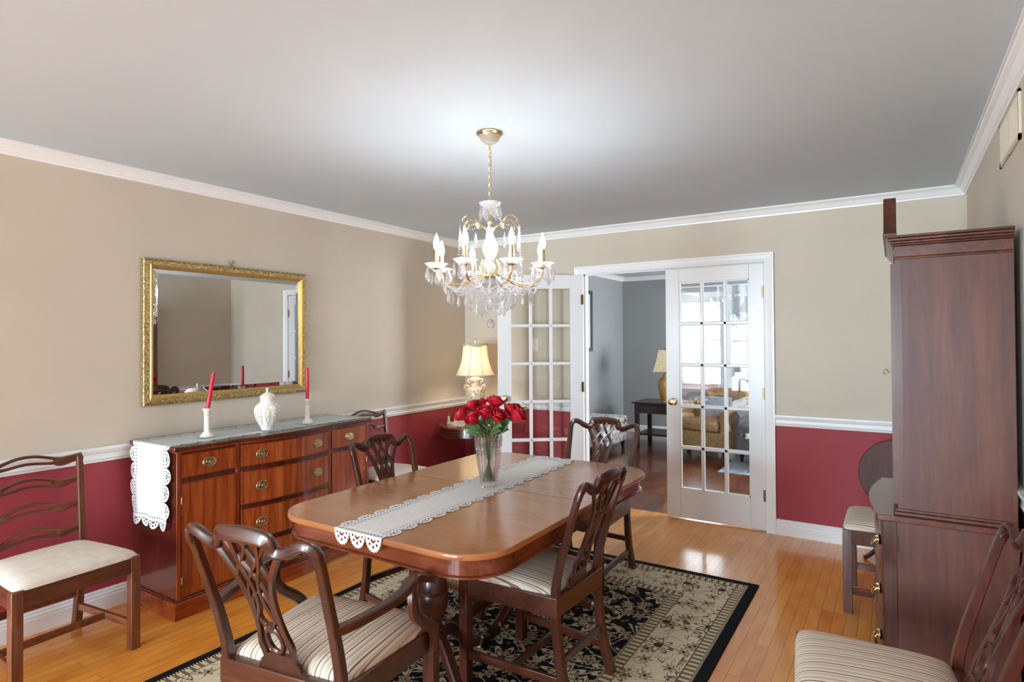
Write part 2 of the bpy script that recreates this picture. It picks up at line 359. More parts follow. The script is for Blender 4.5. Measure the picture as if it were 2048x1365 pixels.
# ------------------------------------------------------------------ geometry helpers
class MB:
    def __init__(s): s.v = []; s.f = []; s.uv = None
    def add(s, vs, fs):
        o = len(s.v); s.v += [tuple(x) for x in vs]; s.f += [tuple(i + o for i in f) for f in fs]; return s
    def box(s, x0, x1, y0, y1, z0, z1):
        return s.add([(x0, y0, z0), (x1, y0, z0), (x1, y1, z0), (x0, y1, z0), (x0, y0, z1), (x1, y0, z1), (x1, y1, z1), (x0, y1, z1)],
                     [(0, 3, 2, 1), (4, 5, 6, 7), (0, 1, 5, 4), (1, 2, 6, 5), (2, 3, 7, 6), (3, 0, 4, 7)])
    def bar(s, a, b, w, h, up=(0, 0, 1)):
        a = Vector(a); b = Vector(b); t = (b - a).normalized(); u = Vector(up); sd = t.cross(u).normalized(); u = sd.cross(t)
        q = [a + sd * i * w / 2 + u * j * h / 2 for i, j in ((-1, -1), (1, -1), (1, 1), (-1, 1))]
        q += [p + (b - a) for p in q]
        return s.add(q, [(0, 3, 2, 1), (4, 5, 6, 7), (0, 1, 5, 4), (1, 2, 6, 5), (2, 3, 7, 6), (3, 0, 4, 7)])
    def lathe(s, prof, n=24, c=(0, 0, 0), cap=True, sx=1, sy=1, lob=0, la=0):
        vs = []
        for r, z in prof:
            for i in range(n):
                a = 2 * PI * i / n; rr = r * (1 + (la * math.cos(lob * a) if lob else 0)); vs.append((c[0] + rr * math.cos(a) * sx, c[1] + rr * math.sin(a) * sy, c[2] + z))
        fs = []
        for k in range(len(prof) - 1):
            for i in range(n):
                j = (i + 1) % n; fs.append((k * n + i, k * n + j, (k + 1) * n + j, (k + 1) * n + i))
        if cap:
            fs.append(tuple(range(n - 1, -1, -1))); fs.append(tuple((len(prof) - 1) * n + i for i in range(n)))
        return s.add(vs, fs)
    def prism(s, poly, z0, z1):
        n = len(poly); vs = [(x, y, z0) for x, y in poly] + [(x, y, z1) for x, y in poly]
        fs = [(i, (i + 1) % n, n + (i + 1) % n, n + i) for i in range(n)]
        return s.add(vs, fs + [tuple(range(n - 1, -1, -1)), tuple(range(n, 2 * n))])
    def prism_ax(s, poly, a0, a1, ax):
        """polygon extruded along x or y: ax 'x' -> poly is (y,z); ax 'y' -> poly is (x,z)"""
        n = len(poly)
        P = (lambda p, a: (a, p[0], p[1])) if ax == 'x' else (lambda p, a: (p[0], a, p[1]))
        vs = [P(p, a0) for p in poly] + [P(p, a1) for p in poly]
        fs = [(i, (i + 1) % n, n + (i + 1) % n, n + i) for i in range(n)]
        return s.add(vs, fs + [tuple(range(n - 1, -1, -1)), tuple(range(n, 2 * n))])
    def sweep(s, pts, wd, dp, nrm=(0, 1, 0), k=8, rnd=0.5, closed=False):
        """rounded-rectangle section: wd across (t x nrm), dp along nrm; wd/dp number or list"""
        pts = [Vector(p) for p in pts]; n = len(pts)
        W = wd if isinstance(wd, (list, tuple)) else [wd] * n; D = dp if isinstance(dp, (list, tuple)) else [dp] * n
        sec = []
        e = 2 / max(0.05, rnd) if rnd < 1 else 2
        for i in range(k):
            a = 2 * PI * (i + 0.5) / k; c_, s_ = math.cos(a), math.sin(a)
            sec.append((math.copysign(abs(c_) ** (2 / e), c_), math.copysign(abs(s_) ** (2 / e), s_)))
        vs = []
        for i, p in enumerate(pts):
            if closed: t = (pts[(i + 1) % n] - pts[i - 1]).normalized()
            else: t = (pts[min(i + 1, n - 1)] - pts[max(i - 1, 0)]).normalized()
            N = Vector(nrm(i) if callable(nrm) else nrm); sd = t.cross(N)
            sd = sd.normalized() if sd.length > 1e-6 else Vector((1, 0, 0)); N = sd.cross(t).normalized()
            for a, b in sec: vs.append(p + sd * a * W[i] / 2 + N * b * D[i] / 2)
        fs = []
        for i in range(n if closed else n - 1):
            i2 = (i + 1) % n
            for j in range(k): fs.append((i * k + j, i * k + (j + 1) % k, i2 * k + (j + 1) % k, i2 * k + j))
        if not closed: fs += [tuple(range(k - 1, -1, -1)), tuple((n - 1) * k + j for j in range(k))]
        return s.add(vs, fs)
    def tube(s, pts, r, k=8, closed=False):
        pts = [Vector(p) for p in pts]
        d = (pts[-1] - pts[0]); ref = Vector((0.13, 0.31, 0.94)) if abs(d.normalized().z if d.length > 1e-6 else 0) < 0.9 else Vector((0.9, 0.3, 0.1))
        rr = [2 * x for x in r] if isinstance(r, (list, tuple)) else 2 * r
        return s.sweep(pts, rr, rr, ref, k, 1.0, closed)
    def ball(s, c, r, n=10, m=6, sz=1.0):
        prof = [(max(1e-4, r * math.sin(PI * i / m)), -r * sz * math.cos(PI * i / m)) for i in range(m + 1)]
        return s.lathe(prof, n, c, cap=False)
    def grid(s, nu, nv, fn):
        o = len(s.v)
        for i in range(nu + 1):
            for j in range(nv + 1): s.v.append(tuple(fn(i / nu, j / nv)))
        for i in range(nu):
            for j in range(nv):
                a = o + i * (nv + 1) + j; s.f.append((a, a + nv + 1, a + nv + 2, a + 1))
        return s
    def xf(s, mat):
        s.v = [tuple(mat @ Vector(v)) for v in s.v]; return s

def obj(name, mb, mat, parent=None, bevel=0.0, seg=2, smooth=True, angle=35, solid=0.0, uvs=None):
    me = bpy.data.meshes.new(name); me.from_pydata(mb.v, [], mb.f); me.validate(clean_customdata=False)
    if uvs is not None:
        l = me.uv_layers.new(name='UVMap')
        for lp in me.loops: l.data[lp.index].uv = uvs[lp.vertex_index]
    me.update()
    import bmesh
    if uvs is None:
        bm = bmesh.new(); bm.from_mesh(me); bmesh.ops.recalc_face_normals(bm, faces=bm.faces); bm.to_mesh(me); bm.free()
    if smooth:
        for p in me.polygons: p.use_smooth = True
        me.set_sharp_from_angle(angle=R(angle))
    for mm in (mat if isinstance(mat, (list, tuple)) else [mat]): me.materials.append(M[mm] if isinstance(mm, str) else mm)
    o = bpy.data.objects.new(name, me); C.objects.link(o)
    if parent is not None: o.parent = parent
    if solid:
        md = o.modifiers.new('solid', 'SOLIDIFY'); md.thickness = solid; md.offset = 0
    if bevel:
        md = o.modifiers.new('bevel', 'BEVEL'); md.width = bevel; md.segments = seg; md.limit_method = 'ANGLE'; md.angle_limit = R(40)
        md.harden_normals = False
    return o

def thing(name, label, cat, loc=(0, 0, 0), rz=0.0, group=None):
    o = bpy.data.objects.new(name, None); C.objects.link(o); o.location = loc; o.rotation_euler = (0, 0, rz)
    o.empty_display_size = 0.1
    o['label'] = label; o['category'] = cat
    if group: o['group'] = group
    return o
def tag(o, label, cat, group=None):
    o['label'] = label; o['category'] = cat
    if group: o['group'] = group
    return o
def struct(name, mb, mat, parent=None, **kw):
    o = obj(name, mb, mat, parent, **kw)
    if parent is None: o['kind'] = 'structure'
    return o
def dup(root, loc, rz, label=None, group=None):
    def cp(o, par):
        c = o.copy(); C.objects.link(c)
        if par is not None: c.parent = par
        for ch in kids(o): cp(ch, c)
        return c
    n = cp(root, None); n.location = loc; n.rotation_euler = (0, 0, rz)
    if label: n['label'] = label
    if group: n['group'] = group
    return n
def kids(o):
    return [x for x in list(C.objects) if x.parent == o]

def crm(P, n=6, closed=False):
    """catmull-rom through points of any dimension"""
    P = [tuple(p) for p in P]; out = []; N = len(P)
    rng = range(N) if closed else range(N - 1)
    for i in rng:
        if closed: p0, p1, p2, p3 = P[i - 1], P[i], P[(i + 1) % N], P[(i + 2) % N]
        else: p0, p1, p2, p3 = P[max(i - 1, 0)], P[i], P[i + 1], P[min(i + 2, N - 1)]
        for k in range(n):
            t = k / n
            out.append(tuple(0.5 * ((2 * b) + (-a + c) * t + (2 * a - 5 * b + 4 * c - d) * t * t + (-a + 3 * b - 3 * c + d) * t ** 3) for a, b, c, d in zip(p0, p1, p2, p3)))
    if not closed: out.append(P[-1])
    return out

# ------------------------------------------------------------------ room shell
W, D, H = 4.054, 4.822, 2.44
Y0 = -5.0            # wall behind the camera
DX0, DX1, DH = 1.31, 2.825, 2.04   # french door opening
YL = 8.98            # far wall of the living room
XL = 5.0
struct('floor_dining', MB().box(0, W, Y0, 4.895, -0.05, 0), 'oak_floor')
struct('floor_living', MB().box(0, XL, 4.895, YL, -0.05, 0), 'dark_floor')
struct('ceiling', MB().box(-0.1, W + 0.1, Y0 - 0.1, 4.94, H, H + 0.06), 'ceiling')
struct('ceiling_living', MB().box(-0.1, XL + 0.1, 4.941, YL + 0.1, H, H + 0.06), 'ceiling')
struct('wall_left', MB().box(-0.1, 0, Y0 - 0.1, 4.88, 0, H), 'dining_wall')
struct('wall_right', MB().box(W, W + 0.1, Y0 - 0.1, 4.88, 0, H), 'dining_wall')
mb = MB().box(0, DX0 - 0.02, D, 4.937, 0, H).box(DX1 + 0.02, W, D, 4.937, 0, H).box(DX0 - 0.02, DX1 + 0.02, D, 4.937, DH + 0.02, H)
struct('wall_far', mb, 'dining_wall')
# wall behind the camera with two windows
wins = [(0.35, 1.55), (2.15, 3.35)]
mb = MB(); x = 0
for a, b in wins: mb.box(x, a, Y0 - 0.1, Y0, 0, H); mb.box(a, b, Y0 - 0.1, Y0, 0, 0.2); mb.box(a, b, Y0 - 0.1, Y0, 2.1, H); x = b
mb.box(x, W, Y0 - 0.1, Y0, 0, H)
struct('wall_near', mb, 'dining_wall')
for i, (a, b) in enumerate(wins):
    mb = MB(); c = (a + b) / 2
    for xx in (a, b): mb.box(xx - 0.04, xx + 0.04, Y0 - 0.02, Y0 + 0.02, 0.16, 2.14)
    for zz in (0.2, 2.1): mb.box(a - 0.04, b + 0.04, Y0 - 0.02, Y0 + 0.022, zz - 0.04, zz + 0.04)
    mb.box(a, b, Y0 - 0.06, Y0 - 0.03, 1.38, 1.42)
    for k in (1, 2): mb.box(a + (b - a) * k / 3 - 0.01, a + (b - a) * k / 3 + 0.01, Y0 - 0.055, Y0 - 0.035, 0.2, 2.1)
    wf = struct('window_%d' % (i + 1), mb, 'trim')
    obj('window_pane', MB().box(a, b, Y0 - 0.048, Y0 - 0.044, 0.2, 2.1), 'pane', wf)
# living room shell
struct('wall_living_left', MB().box(-0.1, 0, 4.881, YL + 0.1, 0, H), 'living_wall')
struct('wall_living_near', MB().box(W + 0.1, XL, D, 4.937, 0, H), 'living_wall')
LW = (0.93, 1.53, 0.80, 2.06)   # living window x0 x1 z0 z1
mb = MB().box(0, LW[0], YL, YL + 0.1, 0, H).box(LW[1], XL, YL, YL + 0.1, 0, H).box(LW[0], LW[1], YL, YL + 0.1, 0, LW[2]).box(LW[0], LW[1], YL, YL + 0.1, LW[3], H)
struct('wall_living_far', mb, 'living_wall')
mb = MB().box(XL, XL + 0.1, 4.94, 6.3, 0, H).box(XL, XL + 0.1, 7.9, YL, 0, H).box(XL, XL + 0.1, 6.3, 7.9, 0, 0.7).box(XL, XL + 0.1, 6.3, 7.9, 2.1, H)
struct('wall_living_right', mb, 'living_wall')
mb = MB().box(XL + 0.03, XL + 0.06, 6.3, 7.9, 1.38, 1.42)
for yy in (6.3, 7.1, 7.9): mb.box(XL + 0.03, XL + 0.07, yy - 0.03, yy + 0.03, 0.7, 2.1)
wf = struct('window_4', mb, 'trim'); obj('window_pane', MB().box(XL + 0.04, XL + 0.045, 6.3, 7.9, 0.7, 2.1), 'pane', wf)

# mouldings: profile (offset from wall, z) swept along each wall
crown = [(0, H - 0.063), (0.012, H - 0.063), (0.014, H - 0.052), (0.022, H - 0.048), (0.026, H - 0.040), (0.040, H - 0.022), (0.056, H - 0.014), (0.060, H - 0.010), (0.068, H - 0.010), (0.068, H - 0.001), (0, H - 0.001)]
rail = [(0, 0.807), (0.008, 0.807), (0.010, 0.818), (0.016, 0.824), (0.012, 0.832), (0.012, 0.850), (0.018, 0.858), (0.022, 0.866), (0.026, 0.876), (0.026, 0.888), (0, 0.888)]
base = [(0, 0), (0.016, 0), (0.016, 0.072), (0.013, 0.080), (0.015, 0.088), (0.009, 0.096), (0.010, 0.106), (0.005, 0.114), (0, 0.114)]
def mould(side, prof, a0, a1, name, m0=0, m1=0, off=0.0, mat='trim', far=D):
    """run along a wall; m0/m1 = 1 mitres the end by the profile's own depth"""
    mb = MB(); n = len(prof); vs = []
    for a, m in ((a0, m0), (a1, -m1)):
        for d, z in prof:
            s_ = a + m * d
            vs.append({'left': (off + d, s_, z), 'right': (off - d, s_, z), 'far': (s_, off - d, z), 'near': (s_, off + d, z)}[side])
    fs = [(i, (i + 1) % n, n + (i + 1) % n, n + i) for i in range(n)] + [tuple(range(n)), tuple(range(2 * n - 1, n - 1, -1))]
    return struct(name, mb.add(vs, fs), mat, smooth=False)
mould('left', crown, Y0, D, 'crown_trim_left', 1, 1, 0.0)
mould('far', crown, 0, W, 'crown_trim_far', 1, 1, D)
mould('right', crown, Y0, D, 'crown_trim_right', 1, 1, W)
mould('near', crown, 0, W, 'crown_trim_near', 1, 1, Y0)
CA0, CA1 = 1.24, 2.895   # outer edges of the door casing
mould('left', rail, Y0, D, 'chair_rail_trim_left', 1, 1, 0.0)
mould('far', rail, 0, CA0, 'chair_rail_trim_far_left', 1, 0, D)
mould('far', rail, CA1, W, 'chair_rail_trim_far_right', 0, 1, D)
mould('right', rail, Y0, D, 'chair_rail_trim_right', 1, 1, W)
mould('left', base, Y0, D, 'baseboard_left', 1, 1, 0.0)
mould('far', base, 0, CA0, 'baseboard_far_left', 1, 0, D)
mould('far', base, CA1, W, 'baseboard_far_right', 0, 1, D)
mould('right', base, Y0, D, 'baseboard_right', 1, 1, W)
mould('left', crown, 4.94, YL, 'crown_trim_living_left', 0, 1, 0.0)
mould('far', crown, 0, XL, 'crown_trim_living_far', 1, 1, YL)
mould('left', base, 4.94, YL, 'baseboard_living_left', 0, 1, 0.0)
mould('far', base, 0, XL, 'baseboard_living_far', 1, 1, YL)

# french door casing, jamb
mb = MB()
def casing_bar(mb, x0, x1, z0, z1, y, inner):
    mb.box(x0, x1, y - 0.014, y, z0, z1)
prof = [(0.0, 0.0), (0.0, 0.012), (0.010, 0.016), (0.030, 0.013), (0.052, 0.018), (0.060, 0.022), (0.070, 0.022), (0.070, 0.0)]   # (across from inner edge, proud)
def cas(y, sgn):
    n = len(prof); P = []
    for d, p in prof: P.append((DX0 - d, y + sgn * p, 0))
    for d, p in prof: P.append((DX0 - d, y + sgn * p, DH + d - 0.005))
    for d, p in prof: P.append((DX1 + d, y + sgn * p, DH + d - 0.005))
    for d, p in prof: P.append((DX1 + d, y + sgn * p, 0))
    F = []
    for k in range(3):
        for i in range(n): F.append((k * n + i, k * n + (i + 1) % n, (k + 1) * n + (i + 1) % n, (k + 1) * n + i))
    return MB().add(P, F)
dc = struct('door_trim_casing', cas(D, -1), 'trim', smooth=False)
obj('casing_living_side', cas(4.937, 1), 'trim', dc, smooth=False)
mb = MB().box(DX0 - 0.02, DX0, D - 0.002, 4.939, 0, DH + 0.02).box(DX1, DX1 + 0.02, D - 0.002, 4.939, 0, DH + 0.02).box(DX0, DX1, D - 0.002, 4.939, DH, DH + 0.02)
mb.box(DX0, DX0 + 0.012, 4.862, 4.90, 0, DH).box(DX1 - 0.012, DX1, 4.862, 4.90, 0, DH).box(DX0, DX1, 4.862, 4.90, DH - 0.012, DH)
obj('door_jamb', mb, 'trim', dc, smooth=False)

def french_leaf(name, loc, rz, side, label):
    """local: hinge at x=0, leaf runs to +x, thickness toward +y (0..0.035)"""
    w_, h_ = 0.757, 2.018; T = 0.035
    t = thing(name, label, 'door', loc, rz)
    sl, sr = 0.108, 0.112
    x0, x1 = sl, w_ - sr; zb, zt = 0.235, 1.905
    mb = MB().box(0, x0, 0, T, 0, h_).box(x1, w_, 0, T, 0, h_).box(x0, x1, 0, T, 0, zb).box(x0, x1, 0, T, zt, h_)
    obj('door_frame', mb, 'door_white', t, bevel=0.003)
    mb = MB(); gw = (x1 - x0); gh = (zt - zb)
    def bead(ax, a, lo, hi):
        for (yy, s_) in ((0.0, 1), (T, -1)):
            p = [(-0.014, 0.010), (-0.009, 0.004), (0.0, 0.002), (0.009, 0.004), (0.014, 0.010)]
        if ax == 'z': mb.prism([(a - 0.015, 0.011), (a - 0.009, 0.003), (a + 0.009, 0.003), (a + 0.015, 0.011), (a + 0.015, T - 0.011), (a + 0.009, T - 0.003), (a - 0.009, T - 0.003), (a - 0.015, T - 0.011)], lo, hi)
        else:
            q = [(0.011, a - 0.015), (0.003, a - 0.009), (0.003, a + 0.009), (0.011, a + 0.015), (T - 0.011, a + 0.015), (T - 0.003, a + 0.009), (T - 0.003, a - 0.009), (T - 0.011, a - 0.015)]
            mb.prism_ax(q, lo, hi, 'x')
    for k in (1, 2): bead('z', x0 + gw * k / 3, zb, zt)
    for k in range(1, 5): bead('x', zb + gh * k / 5, x0, x1)
    # sticking bead round the glazed area
    for (a, b, c, d_) in ((x0, x0 + 0.008, zb, zt), (x1 - 0.008, x1, zb, zt), (x0, x1, zb, zb + 0.008), (x0, x1, zt - 0.008, zt)): mb.box(a, b, 0.006, T - 0.006, c, d_)
    obj('muntin_grid', mb, 'door_white', t, smooth=False)
    for i in range(3):
        for j in range(5):
            obj('glass_pane', MB().box(x0 + gw * i / 3, x0 + gw * (i + 1) / 3, T / 2 - 0.001, T / 2 + 0.001, zb + gh * j / 5, zb + gh * (j + 1) / 5), 'pane', t, smooth=False)
    for yy, s_ in ((0, -1), (T, 1)):
        k = MB().lathe([(0.031, 0), (0.031, 0.004), (0.024, 0.008), (0.011, 0.012), (0.010, 0.030), (0.020, 0.036), (0.027, 0.046), (0.028, 0.055), (0.022, 0.066), (0.008, 0.071)], 20)
        k.xf(Matrix.Translation((w_ - 0.058, yy, 0.935)) @ Matrix.Rotation(R(90 * -s_), 4, 'X'))
        obj('door_knob', k, 'brass', t)
    for z in (0.26, 1.03, 1.80):
        hm = MB().lathe([(0.007, -0.045), (0.007, 0.045)], 10, (-0.001, 0.0 if side else T, z)).box(0.0, 0.018, (-0.0015 if side else T), (0.0 if side else T + 0.0015), z - 0.043, z + 0.043)
        obj('hinge', hm, 'steel', t)
    return t
# closed right leaf: hinge on the right jamb, knuckles on the dining side
french_leaf('french_door', (DX1 - 0.003, 4.861, 0.010), R(180), False, 'closed white fifteen-pane french door leaf with brass knob, right side of the doorway')
# open left leaf, swung into the dining room
french_leaf('french_door', (DX0 + 0.004, 4.81, 0.010), R(218), False, 'open white fifteen-pane french door leaf folded back in front of the red wall corner')

# wall register, switch
t = thing('wall_vent', 'beige louvred air return grille high on the right wall', 'vent', (W, 3.10, 2.295))
mb = MB().box(-0.008, 0, -0.24, 0.24, -0.105, -0.085).box(-0.008, 0, -0.24, 0.24, 0.07, 0.080).box(-0.008, 0, -0.24, -0.215, -0.105, 0.08).box(-0.008, 0, 0.215, 0.24, -0.105, 0.08).box(-0.007, 0, -0.008, 0.008, -0.105, 0.08)
obj('frame', mb, 'vent', t, smooth=False)
mb = MB()
for k in range(22):
    yy = -0.205 + k * 0.0195; mb.add([(-0.001, yy, -0.085), (-0.001, yy, 0.07), (-0.007, yy + 0.012, 0.07), (-0.007, yy + 0.012, -0.085)], [(0, 1, 2, 3)])
obj('louver', mb, 'vent', t, smooth=False, solid=0.0015)
t = thing('light_switch', 'ivory light switch plate on the beige wall behind the open door', 'switch', (0.82, D, 1.41))
obj('switch_plate', MB().box(-0.036, 0.036, -0.006, 0, -0.058, 0.058), 'plate', t, bevel=0.002)
obj('toggle', MB().box(-0.005, 0.005, -0.014, -0.005, -0.010, 0.012), 'plate', t)

# ------------------------------------------------------------------ rug
RX0, RX1, RY0, RY1 = 0.935, 2.965, 0.55, 3.75
rcx, rcy = (RX0 + RX1) / 2, (RY0 + RY1) / 2
M['rug'] = rug_mat((RX1 - RX0) / 2, (RY1 - RY0) / 2)
hx_, hy_ = (RX1 - RX0) / 2, (RY1 - RY0) / 2
o = obj('area_rug', MB().box(-hx_, hx_, -hy_, hy_, 0, 0.008), 'rug', None, bevel=0.003)
o.location = (rcx, rcy, 0.0005); tag(o, 'black and beige floral area rug with wide cream border under the dining table', 'rug')
RZ = 0.0085

# ------------------------------------------------------------------ dining table
def rrect(hx, hy, r, n=8, bulge=0.0):
    P = []
    for cx_, cy_, a0 in ((hx - r, hy - r, 0), (-(hx - r), hy - r, 90), (-(hx - r), -(hy - r), 180), (hx - r, -(hy - r), 270)):
        for k in range(n + 1):
            a = R(a0 + 90 * k / n); P.append((cx_ + r * math.cos(a), cy_ + r * math.sin(a)))
    return P
TX, TY, TZ = 1.985, 2.372, 0.745
THX, THY = 0.552, 0.812
t = thing('dining_table', 'long mahogany double pedestal dining table with rounded corners and gold-brown top', 'table', (TX, TY, RZ))
tz = TZ - RZ
def loft(levels):
    """levels: list of (inset, z) on the table outline"""
    mb = MB(); rings = []
    for ins, z in levels: rings.append([(x, y, z) for x, y in rrect(THX - ins, THY - ins, 0.19 - ins * 0.9, 10)])
    n = len(rings[0]); vs = [p for r_ in rings for p in r_]
    fs = [(k * n + i, k * n + (i + 1) % n, (k + 1) * n + (i + 1) % n, (k + 1) * n + i) for k in range(len(rings) - 1) for i in range(n)]
    fs += [tuple(range(n - 1, -1, -1)), tuple((len(rings) - 1) * n + i for i in range(n))]
    return mb.add(vs, fs)
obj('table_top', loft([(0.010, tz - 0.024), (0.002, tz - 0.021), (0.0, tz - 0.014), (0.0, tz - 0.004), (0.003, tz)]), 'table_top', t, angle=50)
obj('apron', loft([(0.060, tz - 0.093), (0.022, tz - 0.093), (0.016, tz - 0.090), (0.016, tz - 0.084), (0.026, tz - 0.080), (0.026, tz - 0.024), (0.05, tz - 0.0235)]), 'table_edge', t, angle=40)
obj('leaf_seam', MB().box(-THX + 0.004, THX - 0.004, 0.014, 0.0165, tz - 0.002, tz + 0.0004), 'seam', t, smooth=False)
for sgn in (-1, 1):
    py = sgn * 0.405
    prof = [(0.036, tz - 0.0935), (0.036, tz - 0.10), (0.030, tz - 0.115), (0.031, 0.53), (0.034, 0.50), (0.042, 0.47), (0.056, 0.435), (0.063, 0.405), (0.066, 0.395), (0.063, 0.391), (0.066, 0.386), (0.063, 0.381), (0.065, 0.370), (0.063, 0.340), (0.055, 0.300), (0.042, 0.265), (0.034, 0.250), (0.038, 0.244), (0.052, 0.236), (0.054, 0.222), (0.050, 0.205), (0.050, 0.165)]
    pd = obj('pedestal', MB().lathe([(r_ * 1.02, z) for r_, z in prof][::-1], 32, (0, py, 0)).box(-0.10, 0.10, py - 0.16, py + 0.16, tz - 0.125, tz - 0.0932), 'mah_z', t)
    for a in ((90, -25, 205) if sgn < 0 else (-90, 25, 155)):
        d = Vector((math.cos(R(a)), math.sin(R(a)), 0)); nn = Vector((-d.y, d.x, 0))
        path = crm([(0.03, 0.205), (0.10, 0.19), (0.18, 0.125), (0.26, 0.058), (0.33, 0.032), (0.375, 0.024)], 5)
        pts = [Vector((0, py, 0)) + d * r_ + Vector((0, 0, z)) for r_, z in path]
        n_ = len(pts); wid = [0.062 - 0.030 * i / (n_ - 1) for i in range(n_)]
        lg = obj('leg', MB().sweep(pts, [0.044 - 0.008 * i / (n_ - 1) for i in range(n_)], wid, lambda i, nn=nn: Vector((0, 0, 1)) + d * 0.4, 8, 0.35), 'mah_x', t)
        rd = MB()
        for q in (-0.012, -0.004, 0.004, 0.012):
            rd.tube([p + nn * q + Vector((0, 0, 0.027 - 0.010 * i / (n_ - 1))) + d * 0.012 for i, p in enumerate(pts[3:-3])], 0.0032, 5)
        obj('reeding', rd, 'mah_x', lg)
        cp = MB().sweep([Vector((0, py, 0)) + d * r_ + Vector((0, 0, z)) for r_, z in ((0.33, 0.030), (0.36, 0.027), (0.39, 0.022), (0.43, 0.010))], [0.044, 0.046, 0.044, 0.03], [0.05, 0.048, 0.04, 0.016], (0, 0, 1), 8, 0.5)
        obj('foot_cap', cp, 'black_metal', lg)
        cpb = MB().sweep([Vector((0, py, 0)) + d * r_ + Vector((0, 0, z)) for r_, z in ((0.318, 0.034), (0.332, 0.030))], 0.046, 0.054, (0, 0, 1), 8, 0.5)
        obj('brass_collar', cpb, 'brass', lg)
    mbr = MB()
mbr = MB().bar((0, -0.40, 0.19), (0, 0.40, 0.19), 0.03, 0.04)
obj('stretcher', mbr, 'mah_y', t, bevel=0.003)

# ------------------------------------------------------------------ lace runners
def runner(name, label, f, hw, b0, b1, cloth_mb, scal=0.052, depth=0.046, sides=True, ends=(True, True), mat='linen', endd=1.15):
    """f(a,b,h) maps across a / along b / lift h to the world"""
    t = thing(name, label, 'table runner')
    n = max(8, int((b1 - b0) / 0.02))
    obj('cloth_panel', MB().grid(8, n, lambda u, v: f(-hw + 2 * hw * u, b0 + (b1 - b0) * v, 0.0012)), mat, t, solid=0.0008)
    mb = MB(); uvs = []
    def strip(fn, length, ns):
        o = len(mb.v)
        for i in range(ns + 1):
            for j in range(5):
                mb.v.append(tuple(fn(i / ns, j / 4))); uvs.append((i / ns * length, j / 4))
        for i in range(ns):
            for j in range(4):
                a = o + i * 5 + j; mb.f.append((a, a + 5, a + 6, a + 1))
    L = b1 - b0; k = round(L / scal)
    ke = max(1, round(2 * (hw + depth * 0.55) / scal))
    for s_ in (-1, 1):
        strip(lambda u, v, s_=s_: f(s_ * (hw - 0.004 + v * depth), b0 + L * u, 0.0022), k, n)
    e = hw + depth * 0.55
    if ends[0]: strip(lambda u, v: f(-e + 2 * e * u, b0 + 0.004 - v * depth * endd, 0.0026), ke, 24)
    if ends[1]: strip(lambda u, v: f(-e + 2 * e * u, b1 - 0.004 + v * depth * endd, 0.0026), ke, 24)
    obj('lace_border', mb, 'lace', t, uvs=uvs)
    return t
def table_map(a, b, h):
    y_edge0 = TY - THY; z = TZ + h; x = 1.972 + a - (b - 1.6) * 0.022
    if b < y_edge0 - 0.001:
        d_ = y_edge0 - b; k = min(d_, 0.008); return (x, y_edge0 - 0.003 - h - k * 0.3, TZ + h - max(0, d_ - 0.002))
    return (x, b, z)
runner('table_runner', 'white linen runner with scalloped lace edging lying lengthwise on the dining table', table_map, 0.092, 1.576, 3.105, None, scal=0.090, depth=0.058, endd=1.45)

